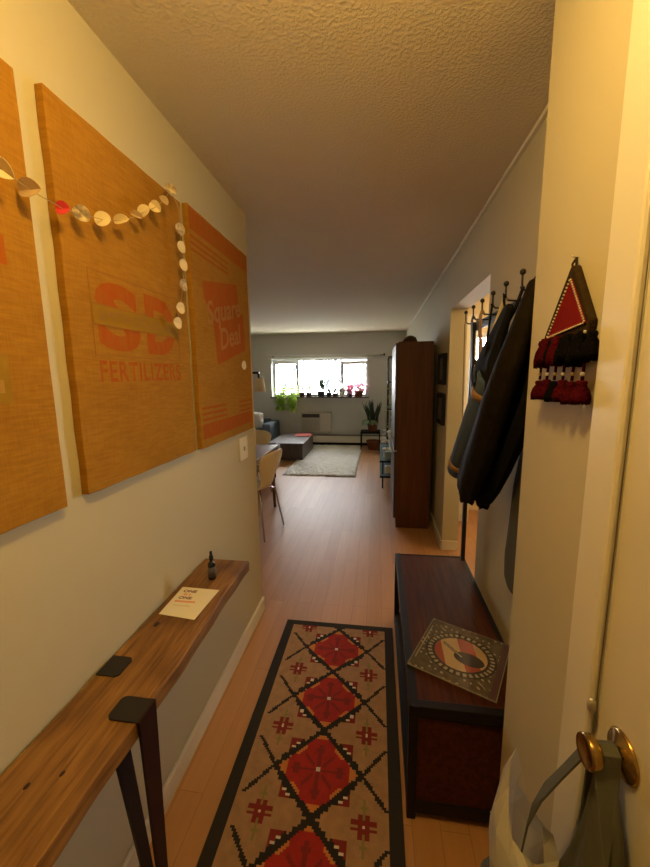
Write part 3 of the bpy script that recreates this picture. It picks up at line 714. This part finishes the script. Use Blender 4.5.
# ------------------------------------------------------------------ tall cabinet & frames on the right
cb_ = thing('tall_cabinet', (.34,4.05,0), 'tall dark walnut cabinet standing beside the doorway with its side to the hall', 'cabinet')
box('carcass', cab_m, (.185,.505,3.62,4.50,0,1.835), cb_, bevel=.003)
box('back_panel', cab_dark, (.505,.520,3.63,4.49,.02,1.80), cb_)
for i,(a,b) in enumerate(((3.625,4.055),(4.065,4.495))):
    for (za,zb) in ((.10,.78),(.80,1.825)):
        d_=box('cabinet_door', cab_dark, (.160,.185,a,b,za,zb), cb_, bevel=.003)
        yk = b-.04 if i==0 else a+.04
        MB().ball((.150,yk,.70 if zb<1 else .86),.014,10).build('knob', white_m, d_)
bs = thing('round_basket', (.33,3.95,1.835), 'brown round basket lying on top of the tall cabinet', 'basket')
MB().lathe([(.0005,1.837),(.05,1.837),(.078,1.86),(.08,1.885),(.06,1.925),(.02,1.945),(.0005,1.946)],(.335,4.2,0),'z',22).build('woven_body', mat('wicker_brown',(.09,.035,.012),.7,bump=.8,bscale=60,bdist=.004), bs)
for i,(za,zb,lab) in enumerate(((1.44,1.705,'small dark framed picture on the right wall, the upper of two'),(1.09,1.365,'small dark framed picture on the right wall, the lower of two'))):
    f = thing('picture_frame', (XR,3.41,za), lab, 'picture', 'framed pictures beside the cabinet')
    y0,y1=3.27,3.57
    MB().box(XR-.03,XR-.001,y0,y1,za,za+.035).box(XR-.03,XR-.001,y0,y1,zb-.035,zb).box(XR-.03,XR-.001,y0,y0+.035,za+.035,zb-.035).box(XR-.03,XR-.001,y1-.035,y1,za+.035,zb-.035).build('frame', dark_frame, f, bevel=.002)
    box('picture', mat('sepia_print',(.22,.18,.13),.5,noise=.5,nscale=20), (XR-.018,XR-.002,y0+.035,y1-.035,za+.035,zb-.035), f)

# ------------------------------------------------------------------ living room
r2 = MB(); rnd=random.Random(4)
nxx,nyy=60,110; X0,X1,Y0,Y1=-1.47,-.33,5.45,7.95
P=[[(X0+(X1-X0)*i/nxx+(rnd.uniform(-.012,.012)), Y0+(Y1-Y0)*j/nyy+(.10*(1-i/nxx) if j<3 else 0)*0+rnd.uniform(-.012,.012), .004 if i in(0,nxx) or j in (0,nyy) else .022+rnd.uniform(-.008,.010)) for i in range(nxx+1)] for j in range(nyy+1)]
r2.grid(P); r2.box(X0+.02,X1-.02,Y0+.02,Y1-.02,.001,.006)
tag(r2.build('shag_rug', shag_m), 'ivory shag rug in front of the far window', 'rug')
ct = thing('coffee_table', (-1.66,6.95,0), 'low dark grey wooden coffee table in front of the far window', 'coffee table')
box('table_top', coffee_m, (-1.99,-1.325,6.40,7.55,.29,.33), ct, bevel=.004)
box('box_base', coffee_m, (-1.96,-1.345,6.43,7.52,.0225,.29), ct)
for (x,y) in ((-1.94,6.44),(-1.42,6.44),(-1.94,7.44),(-1.42,7.44)): box('foot', dark_frame, (x,x+.06,y,y+.06,0,.03), ct)
mg = thing('red_magazine', (-1.5,7.30,.33), 'red covered magazine on the far end of the coffee table', 'magazine')
box('pages', paper_m, (-1.645,-1.345,7.15,7.43,.331,.348), mg); box('cover', red_book, (-1.65,-1.34,7.145,7.435,.348,.352), mg)
# AC
acn = thing('air_conditioner', (-1.36,8.08,.28), 'beige through wall air conditioner under the window', 'air conditioner')
box('casing', ac_m, (-1.70,-1.01,7.99,8.10,.28,.735), acn, bevel=.01)
box('vent', mat('vent_dark',(.05,.045,.04),.6), (-1.66,-1.27,7.984,7.991,.62,.70), acn)
mb=MB()
for k in range(4): mb.box(-1.66,-1.27,7.978,7.986,.63+k*.018,.634+k*.018)
mb.build('vent_slats', mat('ac_dim',(.10,.09,.075),.6), acn)
box('control_panel', mat('ac_light',(.52,.50,.42),.5), (-1.25,-1.03,7.986,7.991,.32,.71), acn)
mb=MB()
for k in range(16): mb.box(-1.67,-1.27,7.984,7.990,.32+k*.017,.328+k*.017)
mb.build('front_grille', mat('ac_grille',(.36,.33,.27),.6), acn)
# baseboard heater
bh = thing('baseboard_heater', (-.5,8.05,0), 'long cream baseboard heater along the far wall', 'heater')
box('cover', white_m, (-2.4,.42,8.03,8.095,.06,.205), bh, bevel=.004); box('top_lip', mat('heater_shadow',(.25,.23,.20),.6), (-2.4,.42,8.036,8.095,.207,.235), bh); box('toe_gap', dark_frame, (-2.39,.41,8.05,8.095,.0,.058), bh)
# side table & plants
st = thing('side_table', (-.15,7.6,0), 'small black metal side table under the snake plant', 'side table')
box('table_top', dark_frame, (-.35,.045,7.45,7.80,.375,.392), st)
for (x,y) in ((-.35,7.45),(.025,7.45),(-.35,7.78),(.025,7.78)): box('leg', dark_frame, (x,x+.02,y,y+.02,0,.375), st)
MB().box(-.33,.025,7.45,7.47,.355,.375).box(-.33,.025,7.78,7.80,.355,.375).build('apron', dark_frame, st)
def pot(name_parent, c, r, h, m=terra_m, z=0):
    x,y=c
    p=MB().lathe([(.0005,z),(r*.72,z),(r*.95,z+h*.8),(r*1.06,z+h*.8),(r*1.08,z+h),(r*.94,z+h),(r*.9,z+h*.9),(.0005,z+h*.88)],(x,y,0),'z',20).build('pot', m, name_parent)
    return p
sn = thing('snake_plant', (-.10,7.62,.392), 'tall dark snake plant with pale leafy trailer in a terracotta pot', 'potted plant')
pot(sn,(-.11,7.62),.115,.20,z=.393)
rnd=random.Random(3); mb=MB()
for k in range(22):
    a=rnd.uniform(0,2*PI); r=rnd.uniform(.01,.09); b=Vector((-.11+r*math.cos(a),7.62+r*math.sin(a),.56)); h=rnd.uniform(.34,.50)
    tipd=Vector((math.cos(a)*.35,math.sin(a)*.25,1)).normalized(); w=rnd.uniform(.022,.032)
    rings=[]
    for i in range(7):
        t=i/6; p=b+tipd*h*t+Vector((.01*math.sin(t*6+k),0,0)); ww=w*(1-t**2.5)+.001
        rings.append([p+Vector((ww*math.cos(a+1.57),ww*math.sin(a+1.57),0)),p+Vector((.004*math.cos(a),.004*math.sin(a),0)),p-Vector((ww*math.cos(a+1.57),ww*math.sin(a+1.57),0)),p-Vector((.004*math.cos(a),.004*math.sin(a),0))])
    mb.ring_loft(rings)
mb.build('sword_leaves', leafd_m, sn)
mb=MB()
for k in range(70):
    a=rnd.uniform(0,2*PI); e=rnd.uniform(.2,1.2); mb.leaf((-.15+.05*math.cos(a),7.56+.05*math.sin(a),.57+rnd.uniform(0,.06)),(math.cos(a),math.sin(a),e*.5),rnd.uniform(.08,.19),rnd.uniform(.04,.06),.7)
mb.build('trailing_leaves', leafv_m, sn)
p2 = thing('terracotta_pot', (-.09,7.62,0), 'wide terracotta pot on the floor under the side table', 'plant pot')
MB().lathe([(.0005,0),(.10,0),(.135,.15),(.148,.15),(.150,.19),(.135,.19),(.13,.17),(.0005,.16)],(-.09,7.62,0),'z',22).build('pot_body', terra_m, p2)
# TV stand of dark glass shelves
tvs = thing('glass_media_stand', (.27,5.1,0), 'low media stand with two bluish glass shelves behind the cabinet', 'media stand')
for za in (.385,.175): 
    s_=box('glass_shelf', glassy_m, (.032,.52,4.85,6.1,za,za+.022), tvs, bevel=.002)
    box('shelf_edge', dark_frame, (.030,.52,4.845,4.85,za-.004,za+.022), s_)
for (x,y) in ((.07,4.95),(.47,4.95),(.07,6.0),(.47,6.0)): MB().tube([(x,y,0),(x,y,.384)],.012,10).build('leg', rail_m, tvs)
tf = thing('black_etagere', (.33,6.5,0), 'tall black metal shelf frame against the right wall beyond the cabinet', 'shelf')
for (x,y) in ((.155,6.25),(.155,6.75),(.50,6.25),(.50,6.75)): box('upright', rail_m, (x,x+.022,y,y+.022,0,1.83), tf)
for z in (.5,.95,1.4,1.815): box('shelf', rail_m, (.155,.522,6.25,6.772,z,z+.015), tf)
ivy = thing('trailing_plant', (.17,5.4,.407), 'light green trailing plant on the media stand beside the cabinet', 'potted plant')
pot(ivy,(.22,5.55),.07,.30,white_m,z=.408)
mb=MB()
for k in range(60):
    a=rnd.uniform(0,2*PI); z=rnd.uniform(.72,1.36); r=.03+.06*rnd.random()
    mb.leaf((.20+r*math.cos(a)*.8,5.5+r*math.sin(a),z),(math.cos(a),math.sin(a),rnd.uniform(-.3,.8)),rnd.uniform(.04,.08),rnd.uniform(.025,.045),.5)
mb.tube([(.22,5.55,.68),(.2,5.5,1.0),(.21,5.5,1.36)],.004,6)
mb.build('foliage', mat('leaf_bright',(.30,.52,.12),.5,noise=.5,nscale=20), ivy)
wo = thing('white_orchid', (.10,5.05,.407), 'white flowering plant on the front of the media stand', 'potted plant')
pot(wo,(.12,5.10),.05,.12,white_m,z=.408)
mb=MB()
for k in range(26):
    a=rnd.uniform(0,2*PI); mb.leaf((.12+.03*math.cos(a),5.1+.03*math.sin(a),rnd.uniform(.60,.80)),(math.cos(a),math.sin(a),rnd.uniform(-.2,.8)),.05,.04,.3)
mb.build('blossoms', whitef_m, wo)
mb=MB().tube([(.12,5.1,.50),(.12,5.1,.66),(.11,5.09,.78)],.004,6); mb.build('stem', leaf_m, wo)
for (y,za,h,m_,lab) in ((4.98,.198,.09,white_m,'small white box on the lower glass shelf'),(4.93,.408,.10,mat('tin_teal',(.30,.42,.42),.5),'small teal tin on the upper glass shelf')):
    o=MB().box(.10,.19,y,y+.12,za,za+h).build('storage_box', m_, bevel=.004); tag(o,lab,'box')

# window sill plants
def clump(mb,c,r,h,n,l,w,droop,rnd,up=.6):
    for k in range(n):
        a=rnd.uniform(0,2*PI); rr=r*rnd.random(); mb.leaf((c[0]+rr*math.cos(a),c[1]+rr*math.sin(a)*.6,c[2]+h*rnd.random()),(math.cos(a),math.sin(a)*.5,up*rnd.uniform(-.3,1.5)),l*rnd.uniform(.6,1.2),w*rnd.uniform(.7,1.2),droop)
def pothos(x,label,seed):
    rnd=random.Random(seed); t=thing('pothos', (x,8.1,1.07), label, 'potted plant','trailing pothos on the window sill'); pot(t,(x,8.11),.055,.09,white_m,z=1.0705)
    mb=MB(); clump(mb,(x,8.10,1.15),.08,.13,60,.10,.075,.5,rnd)
    for k in range(70):
        z=rnd.uniform(.80,1.14); xx=x+rnd.uniform(-.09,.09)*(.6+(z-.8)*1.4); a=rnd.uniform(0,6.28)
        mb.leaf((xx,7.965+rnd.uniform(-.03,.02),z),(math.cos(a),-.5,math.sin(a)*.4-.3),.085,.07,.4)
    mb.build('foliage', leafl_m, t)
    mb=MB()
    for k in range(4): xx=x-.08+k*.05; mb.tube([(xx*.6+x*.4,8.08,1.17),(xx,8.0,1.16),(xx,7.985,1.02),(xx+.01,7.985,.86)],.002,5)
    mb.build('vines', leaf_m, t)
pothos(-2.13,'bright trailing pothos at the left end of the window sill',1)
pothos(-1.88,'bright trailing pothos second from the left on the window sill',2)
def sillplant(x,name,label,potm,leafm,r=.05,h=.08,n=24,l=.08,w=.03,up=1.,top=.06,seed=5,flower=None):
    rnd=random.Random(seed); r*=1.3; h*=1.2; n=int(n*1.7); l*=1.7; w*=1.6; top*=1.4; t=thing(name,(x,8.12,1.07),label,'potted plant','potted plants on the window sill'); pot(t,(x,8.12),r,h,potm,z=1.0705)
    mb=MB(); clump(mb,(x,8.12,1.07+h),r*.8,top,n,l,w,.3,rnd,up); mb.build('foliage',leafm,t)
    if flower:
        mb=MB(); clump(mb,(x,8.06,1.08+h*.6),r*1.7,.19,90,.085,.08,.2,rnd,up); mb.build('blossoms',flower,t)
brownpot=mat('pot_brown',(.14,.07,.05),.7); darkpot=mat('pot_dark',(.06,.05,.05),.6)
sillplant(-1.68,'potted_succulent','low succulent in brown pot left of centre on the sill',brownpot,leafd_m,seed=11,n=14,l=.05)
sillplant(-1.52,'potted_cactus','pale yellow green spiky plant in brown pot on the sill',brownpot,mat('leaf_yellow',(.42,.46,.16),.5),seed=12,n=26,l=.11,w=.015,up=2.)
sillplant(-1.25,'potted_herb','tall dark leafy plant in dark pot in the middle of the sill',darkpot,leafd_m,.07,.10,30,.16,.03,2.2,.08,13)
sillplant(-1.08,'potted_fern','small dark plant in dark pot right of the tall leafy one',darkpot,leafd_m,.05,.07,18,.06,seed=14)
sillplant(-.94,'potted_ivy','small dark ivy in brown pot right of centre on the sill',brownpot,leafd_m,.05,.06,18,.05,seed=15)
sillplant(-.78,'potted_violet','pale flowering pot left of the pink cyclamen',white_m,leafv_m,.045,.06,16,.05,seed=16,flower=whitef_m)
sillplant(-.62,'potted_cyclamen','pink cyclamen in dark pot, the left of two pink plants on the sill',darkpot,leaf_m,.05,.06,16,.05,seed=17,flower=pink_m)
sillplant(-.42,'potted_cyclamen','pink cyclamen in terracotta pot at the right end of the sill',terra_m,leaf_m,.085,.10,22,.07,seed=18,flower=pink_m,top=.10)

# sofa, pillow, lamp
so = thing('sofa', (-2.98,7.6,0), 'blue grey upholstered sofa at the left of the living room', 'sofa')
box('seat_base', sofa_m, (-3.91,-2.37,7.33,8.05,.10,.30), so, bevel=.02); box('seat_cushion', sofa_m, (-3.90,-2.38,7.30,7.85,.30,.42), so, bevel=.03)
box('arm', sofa_m, (-2.37,-2.19,7.30,8.05,.10,.56), so, bevel=.03); box('arm', sofa_m, (-3.98,-3.912,7.30,8.05,.10,.56), so, bevel=.03)
box('backrest', sofa_m, (-3.91,-2.37,7.86,8.05,.30,.60), so, bevel=.04)
for (x,y) in ((-3.95,7.35),(-2.27,7.35),(-3.95,7.98),(-2.27,7.98)): box('foot', dark_frame, (x,x+.04,y,y+.04,0,.10), so)
rings=[]
for k in range(13):
    u=-1+2*k/12; hw_=.17*(1-.12*u*u); dp=.012+.055*(1-abs(u)**3)
    rings.append([(-2.60+u*.17, 7.60+dp*math.sin(2*PI*q/16)+ .15*(hw_*math.cos(2*PI*q/16))*1.0, .60+(hw_*abs(math.cos(2*PI*q/16))**.6*(1 if math.cos(2*PI*q/16)>0 else -1))) for q in range(16)])
tag(MB().ring_loft(rings).build('throw_pillow', pillow_m),'white throw pillow leaning on the blue grey sofa','pillow')
fl = thing('floor_lamp', (-2.32,6.5,0), 'arched floor lamp with a cream conical shade beside the sofa', 'floor lamp')
MB().lathe([(.0005,0),(.13,0),(.13,.015),(.02,.025),(.0005,.025)],(-2.36,6.5,0),'z',24).build('base', rail_m, fl)
MB().tube([(-2.36,6.5,.02),(-2.36,6.5,1.50),(-2.33,6.5,1.58),(-2.24,6.5,1.60),(-2.14,6.5,1.58)],.010,8).build('pole', rail_m, fl)
MB().lathe([(.07,1.50),(.105,1.26)],(-2.12,6.5,0),'z',24).build('lamp_shade', shade_m, fl, solid=.003)
MB().tube([(-2.14,6.5,1.59),(-2.12,6.5,1.42)],.018,8).build('socket', dark_frame, fl)
MB().box(-2.24,-2.12,6.48,6.52,1.575,1.615).build('joint', dark_frame, fl)

# dining table & chairs
dt = thing('dining_table', (-1.7,3.6,0), 'dark walnut dining table just past the end of the left wall', 'dining table')
box('table_top', table_m, (-2.25,-1.14,3.16,4.10,.715,.745), dt, bevel=.004)
for (x,y,sx,sy) in ((-1.22,3.28,1,-1),(-1.22,4.05,1,1),(-2.15,3.28,-1,-1),(-2.15,4.05,-1,1)):
    MB().tube([(x,y,.714),(x+.02*sx,y+.03*sy,.0)],[.032,.016],8).build('leg', table_m, dt)
MB().box(-2.14,-1.23,3.27,3.29,.64,.714).box(-2.14,-1.23,4.04,4.06,.64,.714).box(-1.235,-1.215,3.29,4.04,.64,.714).box(-2.155,-2.135,3.29,4.04,.64,.714).build('apron', table_m, dt)
def white_chair(label):
    t = thing('shell_chair', (0,0,0), label, 'chair', 'cream shell chairs around the dining table')
    # one continuous shell: front lip -> seat -> waist -> back.  local +Y is forward
    prof=[(.215,.430),(.20,.446),(.12,.452),(.02,.448),(-.08,.448),(-.145,.462),(-.180,.505),(-.200,.57),(-.215,.64),(-.232,.72),(-.245,.79),(-.252,.835)]
    hw  =[.150,.205,.222,.215,.190,.150,.125,.145,.200,.245,.250,.195]
    n=14; top=[]; 
    for i,((y,z),w) in enumerate(zip(prof,hw)):
        row=[]
        for k in range(n+1):
            s=-1+2*k/n; dz = .018*s*s if i<6 else 0; dy = .035*s*s if i>=6 else 0
            edge = -.02*(s**4) if i==len(prof)-1 else (.0)
            row.append((w*s, y+dy-(.02*s**4 if i==0 else 0), z+dz+edge))
        top.append(row)
    MB().grid(top).build('seat_shell', cream_m, t, solid=.010, subsurf=1)
    for (sx,sy) in ((1,1),(-1,1),(1,-1),(-1,-1)):
        MB().tube([(.05*sx,.05*sy,.436),(.12*sx,.12*sy,.432),(.155*sx,.155*sy,.415),(.215*sx,.215*sy,.0)],.0085,8).build('leg', chrome_m, t)
    MB().lathe([(.0005,.424),(.07,.424),(.07,.440),(.0005,.440)],(0,0,0),'z',16).build('seat_hub', rail_m, t)
    return t
ch = white_chair('cream bentwood shell chair with metal legs, pulled up to the near end of the table')
ch2 = copy_tree(ch); ch2['label'] = 'cream shell chair on the far side of the dining table, only its backrest showing'
ch3 = copy_tree(ch) if False else None
ch.location=(-1.21,3.39,0); ch.rotation_euler=(0,0,math.radians(80))
ch2.location=(-1.62,4.42,0); ch2.rotation_euler=(0,0,PI)
# patterned armchair
am = thing('patterned_armchair', (-1.7,5.2,0), 'small armchair in grey and white patterned fabric beyond the dining table', 'armchair')
pat=mat('grey_pattern_fabric',(.42,.40,.44),.9,col2=(.05,.05,.08),nscale=26)
MB().lathe([(.0005,.17),(.22,.17),(.25,.22),(.255,.30),(.24,.34),(.0005,.35)],(-1.70,5.2,0),'z',24).build('seat', pat, am)
rings=[]
for k in range(13):
    a=math.radians(-150+k*20*.999); r=.235
    c=Vector((-1.70+r*math.cos(a),5.2+r*math.sin(a),0)); h=.55 if 2<k<10 else .50
    d=Vector((math.cos(a),math.sin(a),0))
    rings.append([c-d*.03+Vector((0,0,.25)),c+d*.03+Vector((0,0,.25)),c+d*.035+Vector((0,0,h-.03)),c+Vector((0,0,h)),c-d*.035+Vector((0,0,h-.03))])
MB().ring_loft(rings).build('backrest', pat, am)
for (x,y) in ((-1.56,5.04),(-1.86,5.04),(-1.56,5.34),(-1.86,5.34)): MB().tube([(x,y,.18),(x+.01,y,0)],[.018,.012],8).build('leg', dark_frame, am)

# ------------------------------------------------------------------ kitchen glimpses
fr = thing('kitchen_cabinet', (.98,3.9,0), 'tall cream kitchen cupboard edge seen through the doorway', 'cupboard')
box('carcass', trim_m, (.72,.945,3.86,4.18,0,2.1), fr, bevel=.004); box('cupboard_door', white_m, (.73,.935,3.845,3.86,.08,2.08), fr)
cr_ = thing('wooden_crate', (.80,2.75,0), 'striped woven basket on the kitchen floor just inside the doorway', 'basket')
strm=mat('basket_light',(.55,.42,.22),.8); strd=mat('basket_stripe',(.03,.025,.02),.8)
mb=MB(); 
for k in range(14):
    mb.mi=k%2; mb.box(.73,1.0,2.40,2.66,.26+k*.02,.26+(k+1)*.02)
mb.build('basket_body', None, cr_, mats=[strm,strd]); box('liner', mat('liner_white',(.75,.74,.72),.8), (.725,1.005,2.395,2.665,0.0,.26), cr_)
box('rim', mat('rim_brown',(.20,.09,.035),.7), (.725,1.005,2.395,2.665,.54,.60), cr_)

# ------------------------------------------------------------------ outside
gr = MB().box(-30,30,9,45,-3.1,-3.0).build('ground', mat('snow_ground',(.6,.62,.62),.9)); gr['kind']='structure'
def tree(x,y,seed,label):
    rnd=random.Random(seed); mb=MB()
    def br(p,d,l,r,dep):
        q=p+d*l; mb.tube([p,(p+q)/2+Vector((rnd.uniform(-.05,.05)*l,0,0)),q],[r,r*.8,r*.6],6)
        if dep:
            for k in range(3):
                nd=(d+Vector((rnd.uniform(-.7,.7),rnd.uniform(-.5,.5),rnd.uniform(-.1,.5)))).normalized(); br(p+d*l*rnd.uniform(.6,1),nd,l*.68,r*.55,dep-1)
    br(Vector((x,y,-3)),Vector((0,0,1)),2.8,.10,4)
    tag(mb.build('bare_tree', mat('pale_bark',(.018,.026,.028),.9), origin=(x,y,-3)), label, 'tree', 'bare trees outside the window')
tree(-1.3,12.5,3,'bare tree outside behind the right window pane'); tree(-4.3,15,5,'bare tree outside behind the left window pane'); tree(.2,17,8,'distant bare tree outside at the far right of the window')

# ------------------------------------------------------------------ lights
def area(name, loc, rot, sx, sy, power, col, portal=False):
    l=bpy.data.lights.new(name,'AREA'); l.shape='RECTANGLE'; l.size=sx; l.size_y=sy; l.energy=power; l.color=col
    if portal: l.cycles.is_portal=True
    o=bpy.data.objects.new(name,l); o.location=loc; o.rotation_euler=rot; COL.objects.link(o); return o
area('window_portal',(-1.295,8.33,1.47),(-PI/2,0,0),2.1,.78,1,(1,1,1),True)
area('kitchen_portal',(1.7,4.34,1.53),(-PI/2,0,0),1.35,.8,1,(1,1,1),True)
def point(name, loc, power, col, r=.06):
    l=bpy.data.lights.new(name,'POINT'); l.energy=power; l.color=col; l.shadow_soft_size=r
    o=bpy.data.objects.new(name,l); o.location=loc; COL.objects.link(o); return o
WARM=(1.,.655,.19)
lf = thing('ceiling_lamp', (-.08,.42,H), 'round frosted glass hall ceiling lamp just above the frame', 'ceiling lamp')
MB().lathe([(.0005,H-.001),(.10,H-.001),(.10,H-.016),(.0005,H-.016)],(-.08,.42,0),'z',28).build('lamp_base', brass_m, lf)
MB().lathe([(.092,H-.016),(.090,H-.035),(.070,H-.055),(.03,H-.066),(.0005,H-.068)],(-.08,.42,0),'z',28).build('glass_shade', mat('lit_glass',(.8,.7,.5),.5,emit=(1,.65,.28),estr=6.), lf)
point('hall_lamp_light',(-.08,.42,H-.15),24.5,WARM,.06)
point('kitchen_lamp_light',(1.5,2.9,2.2),22.,(1.,.64,.27),.10)
w=bpy.data.worlds.new('World'); scene.world=w; w.use_nodes=True
bg=w.node_tree.nodes['Background']; bg.inputs[0].default_value=(.97,.98,1.0,1); bg.inputs[1].default_value=33.0

# ------------------------------------------------------------------ camera
yaw,pitch,roll=.1436,.1552,-.0124
F=Vector((-math.sin(yaw)*math.cos(pitch),math.cos(yaw)*math.cos(pitch),-math.sin(pitch))); R=Vector((math.cos(yaw),math.sin(yaw),0)); Uv=R.cross(F)
R2=R*math.cos(roll)+Uv*math.sin(roll); U2=-R*math.sin(roll)+Uv*math.cos(roll)
cam=bpy.data.cameras.new('Camera'); cam.sensor_fit='HORIZONTAL'; cam.sensor_width=36; cam.lens=370/650*36; cam.clip_start=.02
co=bpy.data.objects.new('Camera',cam); COL.objects.link(co)
mm=Matrix((R2,U2,-F)).transposed().to_4x4(); mm.translation=Vector((0,0,1.53)); co.matrix_world=mm
scene.camera=co
vs=scene.view_settings; scene.display_settings.display_device='sRGB'; vs.view_transform='Standard'; vs.look='None'; vs.gamma=1; vs.exposure=0.; vs.use_curve_mapping=False
